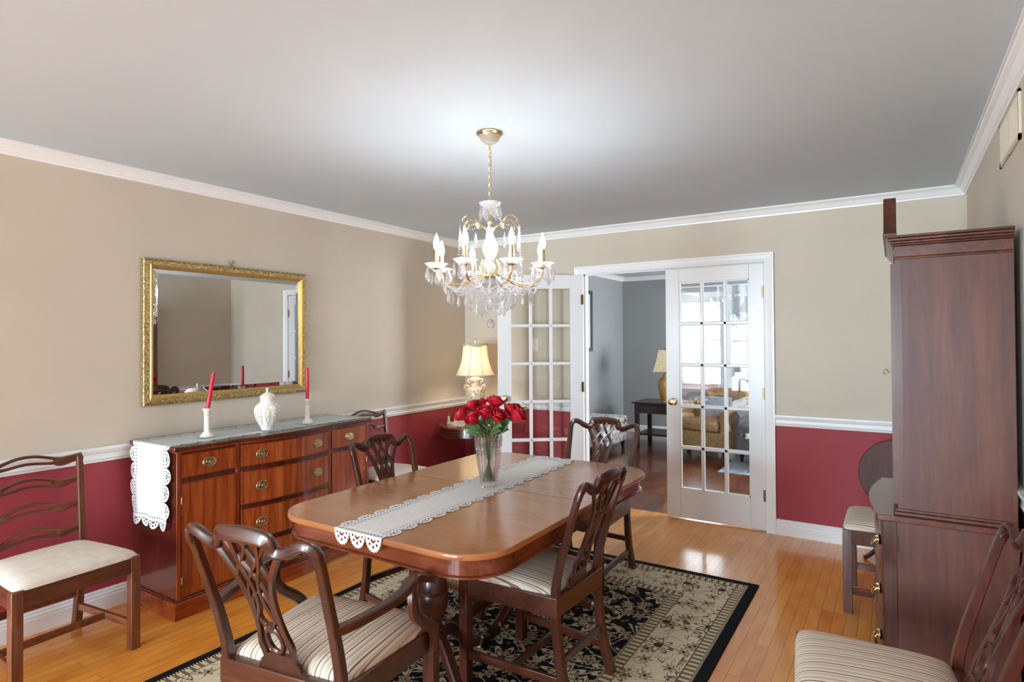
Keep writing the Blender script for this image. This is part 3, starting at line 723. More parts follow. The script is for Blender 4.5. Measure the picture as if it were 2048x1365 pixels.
# ------------------------------------------------------------------ chairs
SEAT_T = 0.445
def chair_parts(t, EW, FW, RW, depth, style, arms, fabric_m, wd, ht=0.90, cw=1.0):
    """faces +x; EW half width at the ears, FW/RW half width of front/rear leg centres"""
    xf_, xr = depth / 2, -depth / 2
    mz, mx, my = M[wd + '_z'], M[wd + '_x'], M[wd + '_y']
    LG = 0.043
    for s_ in (-1, 1):
        lm = MB().box(xf_ - LG / 2, xf_ + LG / 2, s_ * FW - LG / 2, s_ * FW + LG / 2, 0, 0.44)
        if style != 'ladder':
            for q in (-0.008, 0.008): lm.box(xf_ + LG / 2 - 0.001, xf_ + LG / 2 + 0.0015, s_ * FW + q - 0.002, s_ * FW + q + 0.002, 0.0, 0.42)
        obj('leg', lm, mz, t, bevel=0.004)
    # back surface
    Hh = ht - 0.46
    RK = 0.055 if style == 'ladder' else 0.13
    def rake(tt): return RK * (max(tt, 0) / 0.44) ** 1.15
    def back(s_, tt, n=0.0):
        k = (0.024 * (1 - min(1, abs(s_) / EW) ** 2)) * min(1, max(0, tt) / 0.3)
        return Vector((xr - rake(tt) - k + n, s_, 0.46 + tt))
    for s_ in (-1, 1):
        top = EW - 0.016
        pth = crm([(xr - 0.062, s_ * (RW + 0.006), 0.0), (xr - 0.026, s_ * RW, 0.15), (xr - 0.004, s_ * RW, 0.32), (xr, s_ * RW, 0.45), (xr - RK * 0.17, s_ * (RW + (top - RW) * 0.2), 0.56),
                   (xr - rake(0.24), s_ * (RW + (top - RW) * 0.52), 0.70), (xr - rake(Hh - 0.045), s_ * top, ht - 0.045)], 5)
        nn = len(pth)
        wl = [0.040 - 0.012 * (i / (nn - 1)) for i in range(nn)]
        obj('leg', MB().sweep(pth, wl, [0.040 - 0.016 * (i / (nn - 1)) for i in range(nn)], (1, 0, 0), 8, 0.35), mz, t)
    # seat frame
    z0, z1 = 0.365, 0.442
    def P4(o_): return [(xf_ + o_, -FW - o_ * 1.0, 0), (xf_ + o_, FW + o_, 0), (xr - 0.012, RW + o_, 0), (xr - 0.012, -RW - o_, 0)]
    mb = MB(); o1, o2 = 0.020, -0.004
    A = [(xf_ + o1, -FW - o1), (xf_ + o1, FW + o1), (xr - 0.018, RW + o1 * 0.9), (xr - 0.018, -RW - o1 * 0.9)]
    B_ = [(xf_ - 0.006, -FW + 0.006), (xf_ - 0.006, FW - 0.006), (xr + 0.012, RW - 0.008), (xr + 0.012, -RW + 0.008)]
    vs = [(*p, z0) for p in A] + [(*p, z0) for p in B_] + [(*p, z1) for p in A] + [(*p, z1) for p in B_]
    fs = []
    for i in range(4):
        j = (i + 1) % 4; fs += [(i, j, 8 + j, 8 + i), (4 + j, 4 + i, 12 + i, 12 + j), (8 + i, 8 + j, 12 + j, 12 + i), (j, i, 4 + i, 4 + j)]
    obj('seat_rail', mb.add(vs, fs), my, t, bevel=0.003)
    # stretchers
    zs = 0.115
    st = MB()
    for s_ in (-1, 1): st.bar((xf_ - 0.01, s_ * FW, zs), (xr - 0.034, s_ * RW, zs), 0.018, 0.034)
    st.bar((-0.01, -(FW + RW) / 2, zs - 0.002), (-0.01, (FW + RW) / 2, zs - 0.002), 0.018, 0.030)
    if style != 'ladder' or True: st.bar((xr - 0.022, -RW, zs + 0.075), (xr - 0.022, RW, zs + 0.075), 0.018, 0.030)
    obj('stretcher', st, mx, t, bevel=0.002)
    # slip seat
    def seat(u, v):
        a = math.sin((u * 2 - 1) * PI / 2); b = math.sin((v * 2 - 1) * PI / 2)
        hwid = RW + 0.004 + (FW + 0.020 - RW - 0.004) * (b + 1) / 2
        ca = 1 - 0.035 * (abs(a) ** 8) * (abs(b) ** 8)
        x_ = (xr + 0.016) + (xf_ + 0.024 - xr - 0.016) * (b + 1) / 2 * (1 if b < 0 else ca)
        z_ = 0.437 + 0.040 * (max(0, 1 - abs(a) ** 7) * max(0, 1 - abs(b) ** 9)) ** 0.45 + 0.014 * (1 - a * a) * (1 - b * b)
        return (x_, a * hwid * ca, z_)
    sm = MB().grid(20, 20, seat)
    obj('seat', sm, fabric_m, t, angle=80)
    Z = 0.46
    if style == 'lattice':
        half = [(0.0, 0.443, 0.048), (0.040, 0.441, 0.046), (0.068, 0.436, 0.044), (0.076, 0.426, 0.042), (0.086, 0.404, 0.036), (0.102, 0.398, 0.034), (0.126, 0.406, 0.032), (0.152, 0.422, 0.030), (0.174, 0.429, 0.030), (0.189, 0.421, 0.030), (0.197, 0.402, 0.029), (0.198, 0.378, 0.028)]
        kx = (EW - 0.015) / 0.198
        H_ = [(s_ * (cw if s_ < 0.1 else cw + (kx - cw) * min(1, (s_ - 0.1) / 0.06)), tt + (ht - 0.90), w_) for s_, tt, w_ in half]
        full = [(-a, b, c) for a, b, c in reversed(H_[1:])] + H_
        fc = crm(full, 4)
        obj('crest_rail', MB().sweep([back(a, b) for a, b, c in fc], [c for a, b, c in fc], [0.025] * len(fc), lambda i: (1, 0, -0.25), 12, 0.38), my, t, angle=50)
        sp = MB()
        def strap(P, w_, dd=0.0, th=0.014, mirror=True):
            for m_ in ((1, -1) if mirror else (1,)):
                q = crm([(m_ * a * cw, b) for a, b in P], 5)
                sp.sweep([back(a, b + (ht - 0.90) * b / 0.4, dd) for a, b in q], w_, th, lambda i: (1, 0, -0.25), 6, 0.3)
        strap([(0.050, 0.0), (0.044, 0.03), (0.048, 0.07), (0.040, 0.115), (0.036, 0.17), (0.040, 0.24), (0.056, 0.31), (0.084, 0.37), (0.108, 0.408)], 0.020)
        strap([(-0.036, 0.20), (-0.028, 0.26), (-0.004, 0.315), (0.030, 0.365), (0.066, 0.425)], 0.014, 0.001)
        strap([(-0.052, 0.30), (-0.038, 0.335), (-0.012, 0.375), (0.012, 0.43)], 0.014, 0.0015)
        strap([(0.030, 0.16), (0.014, 0.20), (0.008, 0.26), (0.020, 0.315), (0.030, 0.345), (0.044, 0.43)], 0.014, -0.001)
        def loop(cy_, ra, rb, w_):
            pp = [back(ra * cw * math.cos(2 * PI * i / 20), cy_ + rb * math.sin(2 * PI * i / 20), 0.001) for i in range(20)]
            sp.sweep(pp, w_, 0.015, (1, 0, -0.25), 6, 0.3, closed=True)
        loop(0.195, 0.028, 0.062, 0.011); loop(0.085, 0.024, 0.042, 0.012)
        sp.sweep([back(0, 0.118), back(0, 0.145)], 0.026, 0.016, (1, 0, 0), 6, 0.4)
        pp = [back(-0.062 * cw, 0.012), back(0.062 * cw, 0.012)]
        sp.sweep([back(0, -0.018), back(0, 0.012), back(0, 0.04)], [0.150 * cw, 0.125 * cw, 0.06 * cw], [0.018, 0.016, 0.014], (1, 0, 0), 6, 0.3)
        obj('back_splat', sp, mz, t, angle=50)
    else:
        for k, zz in enumerate((0.865, 0.757, 0.638, 0.520)):
            tt = zz - Z; e_ = EW - (0.004 if k == 0 else 0.018) - (0.0 if k == 0 else (EW - RW) * (1 - tt / 0.4) * 0.8)
            th = 0.018; lm = MB()
            q = 0.046 if k == 0 else 0.034
            for s_ in (-1, 1):
                P = crm([(s_ * e_, 0.008, q * 0.8), (s_ * e_ * 0.82, 0.0, q * 0.85), (s_ * e_ * 0.62, -0.008, q), (s_ * e_ * 0.50, 0.0, q * 0.85)], 4)
                lm.sweep([back(a, tt + b) for a, b, c in P], [c for a, b, c in P], th, (1, 0, -0.2), 8, 0.45)
            up = crm([(-e_ * 0.58, 0.002, 0.02), (-e_ * 0.42, 0.016, 0.014), (-e_ * 0.2, 0.030, 0.013), (0, 0.034, 0.013), (e_ * 0.2, 0.030, 0.013), (e_ * 0.42, 0.016, 0.014), (e_ * 0.58, 0.002, 0.02)], 4)
            dn = crm([(-e_ * 0.58, -0.010, 0.02), (-e_ * 0.40, -0.010, 0.013), (-e_ * 0.2, -0.004, 0.011), (0, 0.0, 0.011), (e_ * 0.2, -0.004, 0.011), (e_ * 0.40, -0.010, 0.013), (e_ * 0.58, -0.010, 0.02)], 4)
            for P in (up, dn): lm.sweep([back(a, tt + b) for a, b, c in P], [c for a, b, c in P], th * 0.9, (1, 0, -0.2), 8, 0.45)
            if k == 0:
                for s_ in (-1, 1): lm.sweep([back(s_ * (e_ - 0.012), tt - 0.03), back(s_ * (e_ - 0.010), tt + 0.0), back(s_ * (e_ - 0.014), tt + 0.018)], [0.028, 0.034, 0.024], 0.024, (1, 0, 0), 8, 0.6)
            obj('crest_rail' if k == 0 else 'back_slat', lm, my, t)
    if arms:
        for s_ in (-1, 1):
            az = 0.648
            bx = back(0, 0.185).x + 0.024
            pth = crm([(bx - 0.01, s_ * (EW - 0.030), az - 0.028), (bx + 0.08, s_ * (EW + 0.004), az - 0.022), (-0.04, s_ * (EW + 0.036), az - 0.008), (0.05, s_ * (EW + 0.030), az + 0.010), (0.10, s_ * (EW + 0.018), az + 0.004), (0.145, s_ * (EW + 0.034), az - 0.010), (0.165, s_ * (EW + 0.044), az - 0.018)], 5)
            n_ = len(pth); wl = [0.028 + 0.018 * (i / (n_ - 1)) for i in range(n_)]
            am = obj('armrest', MB().sweep(pth, wl, [0.030 - 0.004 * (i / (n_ - 1)) for i in range(n_)], (0, 0, 1), 8, 0.35), mx, t)
            sup = crm([(xf_ - 0.028, s_ * (FW + 0.030), 0.375), (xf_ - 0.032, s_ * (FW + 0.030), 0.435), (xf_ - 0.075, s_ * (FW + 0.030), 0.480), (xf_ - 0.150, s_ * (FW + 0.032), 0.540), (xf_ - 0.170, s_ * (FW + 0.036), 0.60), (xf_ - 0.150, s_ * (EW + 0.026), az - 0.005)], 5)
            obj('arm_support', MB().sweep(sup, [0.044, *[0.038] * (len(sup) - 2), 0.030], 0.026, (0, 1, 0), 8, 0.4), mz, t)
    return t

G_SIDE = 'chippendale side chairs with striped seats'
# right side of the table
c0 = thing('dining_chair', 'dark mahogany lattice-back side chair at the right side of the dining table', 'chair', (2.315, 2.255, RZ), R(178), G_SIDE)
chair_parts(c0, 0.212, 0.212, 0.180, 0.425, 'lattice', False, 'stripe', 'mah', cw=1.08)
dup(c0, (1.560, 2.375, RZ), R(-9), 'mahogany lattice-back side chair pushed in on the sideboard side of the dining table')
dup(c0, (3.612, 2.080, 0), R(187), 'armless striped-seat lattice-back chair standing nearest the camera in the bottom right corner')
dup(c0, (3.640, 3.860, 0), R(180), 'striped-seat chair between the tall cabinet and the far red wall')
# arm chairs
a0 = thing('dining_armchair', 'mahogany lattice-back armchair at the near end of the dining table, seen from behind', 'chair', (2.030, 1.380, RZ), R(99), 'chippendale armchairs at the table ends')
chair_parts(a0, 0.262, 0.262, 0.225, 0.435, 'lattice', True, 'stripe', 'mah', cw=1.24)
dup(a0, (1.985, 3.350, RZ), R(266), 'mahogany lattice-back armchair at the far end of the dining table, facing the camera')
# ladder backs
l0 = thing('ladder_back_chair', 'ribbon ladder-back chair with cream seat standing left of the sideboard, nearest the camera', 'chair', (0.385, 1.190, 0), R(3), 'ladder-back chairs with cream seats along the left wall')
chair_parts(l0, 0.232, 0.232, 0.205, 0.425, 'ladder', False, 'cream_fabric', 'lad', ht=0.885)
dup(l0, (0.375, 3.360, 0), R(0), 'ribbon ladder-back chair with cream seat between the sideboard and the round side table')

# ------------------------------------------------------------------ sideboard
SY0, SY1 = 1.690, 3.045; SXF = 0.478; SZ = 0.905
SM0, SM1 = 2.036, 2.695; BOW = 0.055
t = thing('sideboard', 'reddish mahogany bow-front sideboard with oval brass pulls against the left wall', 'sideboard')
def front_poly(y0, y1, xf_, bow, n=16, xb=0.03):
    P = [(xb, y1), (xb, y0), (xf_, y0)]
    if bow:
        for k in range(n + 1):
            yy = SM0 + (SM1 - SM0) * k / n; P.append((xf_ + bow * math.sin(PI * k / n) ** 0.75, yy))
    P.append((xf_, y1)); return P
obj('cabinet_body', MB().prism(front_poly(SY0, SY1, SXF, BOW), 0.10, SZ - 0.030), 'sb_side', t, bevel=0.001)
tp = MB().prism(front_poly(SY0 - 0.018, SY1 + 0.018, SXF + 0.016, BOW, xb=0.02), SZ - 0.024, SZ)
obj('top_panel', tp, 'sb_side', t, bevel=0.005)
obj('top_moulding', MB().prism(front_poly(SY0 - 0.006, SY1 + 0.006, SXF + 0.007, BOW, xb=0.025), SZ - 0.034, SZ - 0.023), 'sb_y', t, bevel=0.003)
pl = MB().prism(front_poly(SY0 - 0.014, SY1 + 0.014, SXF + 0.014, BOW, xb=0.025), 0, 0.092)
obj('plinth', pl, 'sb_y', t, bevel=0.003)
obj('plinth_moulding', MB().prism(front_poly(SY0 - 0.008, SY1 + 0.008, SXF + 0.008, BOW, xb=0.025), 0.0915, 0.104), 'sb_side', t, bevel=0.004)
# face frame
ff = MB()
def xfront(y): return SXF + (BOW * math.sin(PI * min(1, max(0, (y - SM0) / (SM1 - SM0)))) ** 0.75 if SM0 < y < SM1 else 0)
def slab(mb, y0, y1, z0, z1, d0, d1, n=14):
    """panel following the front from depth d0 (behind) to d1 (proud)"""
    P = []
    for k in range(n + 1):
        yy = y0 + (y1 - y0) * k / n; P.append((xfront(yy) + d1, yy))
    Q = [(xfront(y0 + (y1 - y0) * k / n) + d0, y0 + (y1 - y0) * k / n) for k in range(n, -1, -1)]
    return mb.prism(P + Q, z0, z1)
for a, b in ((SY0, SY0 + 0.022), (SM0 - 0.012, SM0 + 0.010), (SM1 - 0.010, SM1 + 0.012), (SY1 - 0.022, SY1)): ff.box(SXF - 0.004, SXF + 0.005, a, b, 0.104, 0.872)
obj('face_frame', ff, 'sb_z', t, bevel=0.002)
def bail(parent, x_, y_, z_, sx=1.0):
    p = MB().lathe([(0.040, 0), (0.040, 0.002), (0.037, 0.005), (0.033, 0.002), (0.023, 0.002), (0.020, 0.006), (0.015, 0.006), (0.013, 0.002), (0.009, 0.002), (0.006, 0.006), (0.001, 0.008)], 28, cap=False, sx=1.0, sy=0.72)
    p.xf(Matrix.Translation((x_, y_, z_)) @ Matrix.Rotation(R(90), 4, 'Y') @ Matrix.Rotation(R(90), 4, 'Z'))
    q = MB()
    pts = [(x_ + 0.0085, y_ + 0.032 * math.cos(a_), z_ + 0.001 - 0.022 * math.sin(a_)) for a_ in [PI * k / 12 for k in range(13)]]
    q.tube(pts, 0.0026, 6)
    for s_ in (-1, 1): q.tube([(x_ + 0.003, y_ + s_ * 0.032, z_), (x_ + 0.0105, y_ + s_ * 0.032, z_)], 0.0042, 6)
    pu = obj('pull', p, 'antique', parent); obj('bail', q, 'antique', pu)
def drawer(y0, y1, z0, z1, pulls, mat='sb_flame'):
    d = obj('drawer', slab(MB(), y0, y1, z0, z1, -0.002, 0.005), mat, t, angle=50)
    bd = MB()
    for (a, b, c, e) in ((y0 - 0.004, y1 + 0.004, z0 - 0.004, z0), (y0 - 0.004, y1 + 0.004, z1, z1 + 0.004), (y0 - 0.004, y0, z0, z1), (y1, y1 + 0.004, z0, z1)): slab(bd, a, b, c, e, -0.002, 0.008)
    obj('cock_bead', bd, 'sb_y', d)
    for yy in pulls: bail(d, xfront(yy) + 0.005, yy, (z0 + z1) / 2)
    return d
L0, L1 = SY0 + 0.030, SM0 - 0.020; R0_, R1_ = SM1 + 0.020, SY1 - 0.030
drawer(L0, L1, 0.742, 0.856, [(L0 + L1) / 2]); drawer(R0_, R1_, 0.742, 0.856, [(R0_ + R1_) / 2])
for z0, z1 in ((0.742, 0.856), (0.525, 0.704), (0.318, 0.490), (0.125, 0.284)): drawer(SM0 + 0.020, SM1 - 0.020, z0, z1, [2.165, 2.560])
for (a, b, hy) in ((L0, L1, L0 - 0.006), (R0_, R1_, R1_ + 0.006)):
    d = obj('cabinet_door', slab(MB(), a, b, 0.120, 0.706, -0.002, 0.005), 'sb_flame', t)
    bd = MB()
    for (p, q, c, e) in ((a - 0.004, b + 0.004, 0.116, 0.120), (a - 0.004, b + 0.004, 0.706, 0.710), (a - 0.004, a, 0.12, 0.706), (b, b + 0.004, 0.12, 0.706)): slab(bd, p, q, c, e, -0.002, 0.008)
    obj('cock_bead', bd, 'sb_y', d)
    for zz in (0.20, 0.62): obj('hinge', MB().lathe([(0.003, -0.018), (0.003, 0.018)], 8, (SXF + 0.008, hy, zz)), 'antique', d)
g_ = MB().prism(front_poly(SY0 - 0.010, SY1 + 0.010, SXF + 0.010, BOW, xb=0.030), SZ, SZ + 0.005)
# lace runner under the glass, hanging over the near end
def sb_map(a, b, h):
    x_ = 0.262 + a; ye = SY0 - 0.019
    if b < ye: return (x_ + 0.006 * math.sin(b * 30), ye - 0.006 - h + 0.006 * math.sin(a * 40 + b * 8), SZ + 0.001 - (ye - b))
    return (x_, b, SZ + h)
runner('sideboard_runner', 'white lace-edged runner on the sideboard with its long end hanging down the near side', sb_map, 0.145, SY0 - 0.40, SY1 - 0.05, None, scal=0.088, depth=0.060, endd=1.3)
o = obj('glass_sheet', MB().prism(front_poly(SY0 - 0.008, SY1 + 0.010, SXF + 0.010, BOW, xb=0.030), SZ + 0.0050, SZ + 0.0095), 'sideglass', None, smooth=False)
tag(o, 'clear glass sheet covering the lace on top of the sideboard', 'glass top')
TZ2 = SZ + 0.0097
# candlesticks, candles
def stick():
    prof = [(0.040, 0.0), (0.041, 0.004), (0.036, 0.008), (0.030, 0.018), (0.020, 0.026), (0.0175, 0.032), (0.0165, 0.040), (0.0165, 0.120), (0.0175, 0.126), (0.0175, 0.138), (0.020, 0.146), (0.025, 0.158), (0.025, 0.162), (0.013, 0.162), (0.013, 0.140)]
    return prof
GC = 'pair of porcelain candlesticks on the sideboard'
def candlestick(x_, y_, label):
    t = thing('candlestick', label, 'candlestick', (x_, y_, TZ2), 0, GC)
    obj('base', MB().lathe([p for p in stick()[:7]], 28), 'porcelain', t)
    obj('shaft', MB().lathe(stick()[6:8], 28), 'pierced_white', t)
    obj('candle_cup', MB().lathe(stick()[7:], 28), 'porcelain', t)
    b = MB()
    for z, r_ in ((0.005, 0.0405), (0.123, 0.0172), (0.139, 0.0176)): b.lathe([(r_, z - 0.0012), (r_ + 0.0007, z), (r_, z + 0.0012)], 28)
    obj('gilt_band', b, 'brass', t)
    return t
candlestick(0.335, 1.940, 'white and gilt pierced candlestick near the left end of the sideboard')
candlestick(0.375, 2.600, 'white and gilt pierced candlestick right of the lidded jar')
GT = 'pair of red taper candles'
for (x_, y_, lean, lb, h_) in ((0.335, 1.940, (0.006, 0.034), 'leaning red taper candle in the candlestick nearest the lace overhang', 0.222), (0.375, 2.600, (0, 0.0), 'upright red taper candle standing right of the lidded porcelain jar', 0.225)):
    t = thing('taper_candle', lb, 'candle', (x_, y_, TZ2 + 0.141), 0, GT)
    obj('wax', MB().tube([(0, 0, 0), (lean[0] * 0.5, lean[1] * 0.5, h_ / 2), (lean[0], lean[1], h_)], [0.0120, 0.0115, 0.0105], 14), 'candle', t, angle=60)
    obj('wick', MB().tube([(lean[0], lean[1], h_ - 0.002), (lean[0], lean[1], h_ + 0.006)], 0.001, 5), 'porcelain', t)
t = thing('ginger_jar', 'ivory porcelain lidded jar with pierced collar in the middle of the sideboard', 'jar', (0.400, 2.283, TZ2))
prof = crm([(0.034, 0.0), (0.038, 0.012), (0.052, 0.05), (0.069, 0.095), (0.073, 0.125), (0.066, 0.150), (0.046, 0.168), (0.040, 0.176)], 4)
obj('jar_body', MB().lathe(prof, 40, lob=10, la=0.006), 'porcelain', t)
orn = MB()
for k in range(10):
    a = 2 * PI * k / 10
    pts = [( (r_ + 0.001) * math.cos(a + q), (r_ + 0.001) * math.sin(a + q), z) for r_, z, q in ((0.046, 0.03, 0), (0.060, 0.06, 0.10), (0.071, 0.095, 0.16), (0.0745, 0.125, 0.12), (0.067, 0.15, 0))]
    pts2 = [( (r_ + 0.001) * math.cos(a - q), (r_ + 0.001) * math.sin(a - q), z) for r_, z, q in ((0.046, 0.03, 0), (0.060, 0.06, 0.10), (0.071, 0.095, 0.16), (0.0745, 0.125, 0.12), (0.067, 0.15, 0))]
    orn.tube(crm(pts, 3), 0.0014, 5).tube(crm(pts2, 3), 0.0014, 5)
    for zz in (0.09, 0.112, 0.132): orn.ball((0.0725 * math.cos(a), 0.0725 * math.sin(a), zz), 0.005, 8, 5)
obj('relief_ornament', orn, 'porcelain', t)
obj('pierced_collar', MB().lathe([(0.040, 0.175), (0.041, 0.180), (0.041, 0.196), (0.040, 0.200)], 40), 'pierced_white', t)
obj('lid', MB().lathe(crm([(0.047, 0.199), (0.047, 0.202), (0.036, 0.212), (0.020, 0.224), (0.008, 0.230), (0.006, 0.240), (0.009, 0.250), (0.008, 0.256), (0.001, 0.257)], 3), 32), 'porcelain', t)

# ------------------------------------------------------------------ mirror
MY0, MY1, MZ0, MZ1 = 1.742, 2.870, 1.088, 1.945
t = thing('wall_mirror', 'large rectangular mirror in a carved gold frame above the sideboard', 'mirror')
def frame_ring(y0, y1, z0, z1, levels):
    """levels (inset, x)"""
    vs, fs = [], []
    for ins, x_ in levels: vs += [(x_, y0 + ins, z0 + ins), (x_, y1 - ins, z0 + ins), (x_, y1 - ins, z1 - ins), (x_, y0 + ins, z1 - ins)]
    for k in range(len(levels) - 1):
        for i in range(4): fs.append((k * 4 + i, k * 4 + (i + 1) % 4, (k + 1) * 4 + (i + 1) % 4, (k + 1) * 4 + i))
    return MB().add(vs, fs)
obj('frame', frame_ring(MY0, MY1, MZ0, MZ1, [(0, 0.002), (0, 0.026), (0.004, 0.030), (0.008, 0.031), (0.010, 0.028), (0.013, 0.030), (0.036, 0.030)]), 'gold_carved', t, smooth=False)
orn = MB()
def vine(ay, az, by, bz):
    L_ = math.hypot(by - ay, bz - az); n = int(L_ / 0.022); dy, dz = (by - ay) / L_, (bz - az) / L_
    for k in range(n):
        c_ = (k + 0.5) * L_ / n; o_ = 0.005 * (1 if k % 2 else -1)
        orn.sweep([(0.030, ay + dy * (c_ + q) - dz * (o_ + r_), az + dz * (c_ + q) + dy * (o_ + r_)) for q, r_ in ((-0.009, -0.003), (-0.003, 0.003), (0.004, 0.003), (0.009, -0.002))], 0.004, 0.007, (1, 0, 0), 5, 0.9)
ii = 0.023
for q in ((MY0 + ii, MZ0 + ii, MY1 - ii, MZ0 + ii), (MY0 + ii, MZ1 - ii, MY1 - ii, MZ1 - ii), (MY0 + ii, MZ0 + ii, MY0 + ii, MZ1 - ii), (MY1 - ii, MZ0 + ii, MY1 - ii, MZ1 - ii)): vine(*q)
obj('carved_ornament', orn, 'gold', t)
obj('inner_moulding', frame_ring(MY0, MY1, MZ0, MZ1, [(0.036, 0.012), (0.036, 0.030), (0.040, 0.034), (0.046, 0.030), (0.052, 0.024), (0.058, 0.021), (0.060, 0.012)]), 'gold', t, smooth=False)
bi = 0.060; bw = 0.024
vs = [(0.0150, MY0 + bi, MZ0 + bi), (0.0150, MY1 - bi, MZ0 + bi), (0.0150, MY1 - bi, MZ1 - bi), (0.0150, MY0 + bi, MZ1 - bi)]
v2 = [(0.0168, MY0 + bi + bw, MZ0 + bi + bw), (0.0168, MY1 - bi - bw, MZ0 + bi + bw), (0.0168, MY1 - bi - bw, MZ1 - bi - bw), (0.0168, MY0 + bi + bw, MZ1 - bi - bw)]
vb = [(0.010, y, z) for x, y, z in vs]
obj('mirror_glass', MB().add(vs + v2 + vb, [(0, 1, 5, 4), (1, 2, 6, 5), (2, 3, 7, 6), (3, 0, 4, 7), (4, 5, 6, 7), (0, 8, 9, 1), (1, 9, 10, 2), (2, 10, 11, 3), (3, 11, 8, 0), (11, 10, 9, 8)]), 'mirror', t, smooth=False)
hk = MB().tube(crm([(0.002, 2.300, 1.944), (0.010, 2.300, 1.955), (0.016, 2.292, 1.965), (0.014, 2.297, 1.975)], 4), 0.003, 6).ball((0.010, 2.291, 1.979), 0.007).ball((0.010, 2.309, 1.979), 0.007)
hk.tube([(0.002, 2.300, 1.958), (0.012, 2.300, 1.968), (0.012, 2.309, 1.977)], 0.003, 6)
o = obj('picture_hook', hk, 'antique'); tag(o, 'small brass picture hook just above the top edge of the gold mirror', 'hook')

# ------------------------------------------------------------------ round side table with lamp
SX, SYc, SZt = 0.382, 4.458, 0.690
t = thing('side_table', 'round mahogany drum side table in the far left corner', 'table', (SX, SYc, 0))
r_ = 0.335
obj('table_top', MB().lathe([(r_ - 0.006, SZt - 0.020), (r_, SZt - 0.016), (r_, SZt - 0.005), (r_ - 0.004, SZt)], 56), 'drum', t)
obj('apron', MB().lathe([(r_ - 0.030, SZt - 0.098), (r_ - 0.008, SZt - 0.098), (r_ - 0.004, SZt - 0.093), (r_ - 0.010, SZt - 0.088), (r_ - 0.014, SZt - 0.0205)], 56), 'mah_x', t)
obj('pedestal', MB().lathe([(0.030, 0.16), (0.045, 0.19), (0.05, 0.25), (0.032, 0.32), (0.024, 0.42), (0.032, 0.52), (0.045, SZt - 0.098)], 24), 'mah_z', t)
for a in (30, 150, 270):
    d = Vector((math.cos(R(a)), math.sin(R(a)), 0))
    obj('leg', MB().sweep([d * q + Vector((0, 0, z)) for q, z in crm([(0.02, 0.22), (0.10, 0.20), (0.19, 0.09), (0.27, 0.022), (0.30, 0.014)], 4)], 0.034, 0.028, (0, 0, 1), 8, 0.5), 'mah_z', t)
# doily
md_ = MB(); uvs = []
n = 72
for i in range(n + 1):
    for j in range(5):
        a = 2 * PI * i / n; q = 0.20 + 0.05 * j / 4; md_.v.append((SX + q * math.cos(a), SYc + q * math.sin(a), SZt + 0.0015)); uvs.append((i / n * 26, j / 4))
for i in range(n):
    for j in range(4):
        a = i * 5 + j; md_.f.append((a, a + 5, a + 6, a + 1))
t2 = thing('doily', 'round white lace doily under the lamp on the round side table', 'doily')
obj('lace_border', md_, 'lace', t2, uvs=uvs)
obj('cloth_disc', MB().lathe([(0.202, SZt + 0.0003), (0.202, SZt + 0.0016)], 48, (SX, SYc, 0)), 'linen', t2)
LX, LY, LZ = 0.386, 4.466, SZt + 0.0022
t = thing('table_lamp', 'lit lamp with cream bell shade and pierced ceramic base on the round side table', 'lamp', (LX, LY, LZ))
obj('plinth', MB().lathe([(0.100, 0.0), (0.100, 0.020), (0.092, 0.026), (0.080, 0.026)], 8), 'book', t)
obj('urn_base', MB().lathe(crm([(0.060, 0.026), (0.058, 0.050), (0.045, 0.085), (0.034, 0.110), (0.036, 0.130), (0.060, 0.165), (0.086, 0.225), (0.090, 0.270), (0.080, 0.315), (0.056, 0.335), (0.040, 0.345), (0.038, 0.375), (0.050, 0.395), (0.046, 0.410), (0.028, 0.430), (0.010, 0.440)], 3), 32), 'pierced_lamp', t)
hd = MB()
for s_ in (-1, 1):
    dv = Vector((math.cos(yaw), math.sin(yaw), 0)) * s_
    hd.tube([dv * q + Vector((0, 0, z)) for q, z in crm([(0.080, 0.300), (0.098, 0.33), (0.085, 0.350), (0.055, 0.335)], 4)], 0.010, 8)
    hd.tube([dv * q + Vector((0, 0, z)) for q, z in crm([(0.046, 0.405), (0.066, 0.400), (0.066, 0.380), (0.044, 0.376)], 4)], 0.008, 8)
obj('urn_handle', hd, 'pierced_lamp', t)
obj('harp_stem', MB().tube([(0, 0, 0.43), (0, 0, 0.757)], 0.004, 8).ball((0, 0, 0.768), 0.012), 'antique', t)
obj('light_bulb', MB().lathe([(0.012, 0.50), (0.018, 0.53), (0.030, 0.57), (0.030, 0.60), (0.018, 0.62), (0.004, 0.626)], 14), 'lampbulb', t)
shp = crm([(0.178, 0.440), (0.160, 0.475), (0.135, 0.54), (0.120, 0.60), (0.113, 0.66), (0.112, 0.725)], 4)
sh = MB().lathe(shp, 48, cap=False)
obj('lamp_shade', sh, 'shade', t, solid=0.0015)
rb = MB()
for k in range(8):
    a = 2 * PI * (k + 0.35) / 8; rb.tube([((q + 0.001) * math.cos(a), (q + 0.001) * math.sin(a), z) for q, z in shp], 0.0022, 6)
rb.lathe([(0.1135, 0.722), (0.1155, 0.728), (0.1125, 0.730)], 48, cap=False).lathe([(0.177, 0.437), (0.181, 0.440), (0.178, 0.446)], 48, cap=False)
sw = MB()
sw.grid(64, 3, lambda u, v: ((0.1165) * math.cos(2 * PI * u), (0.1165) * math.sin(2 * PI * u), 0.735 - v * (0.012 + 0.020 * abs(math.sin(4 * 2 * PI * u / 2)))))
obj('shade_piping', rb, 'shade_old', t); obj('scalloped_trim', sw, 'shade_old', t, solid=0.001)
sp_ = MB().tube([(0, 0, 0.722), (0.112, 0, 0.722)], 0.0015, 5).tube([(0, 0, 0.722), (-0.056, 0.097, 0.722)], 0.0015, 5).tube([(0, 0, 0.722), (-0.056, -0.097, 0.722)], 0.0015, 5)
obj('shade_spider', sp_, 'antique', t)
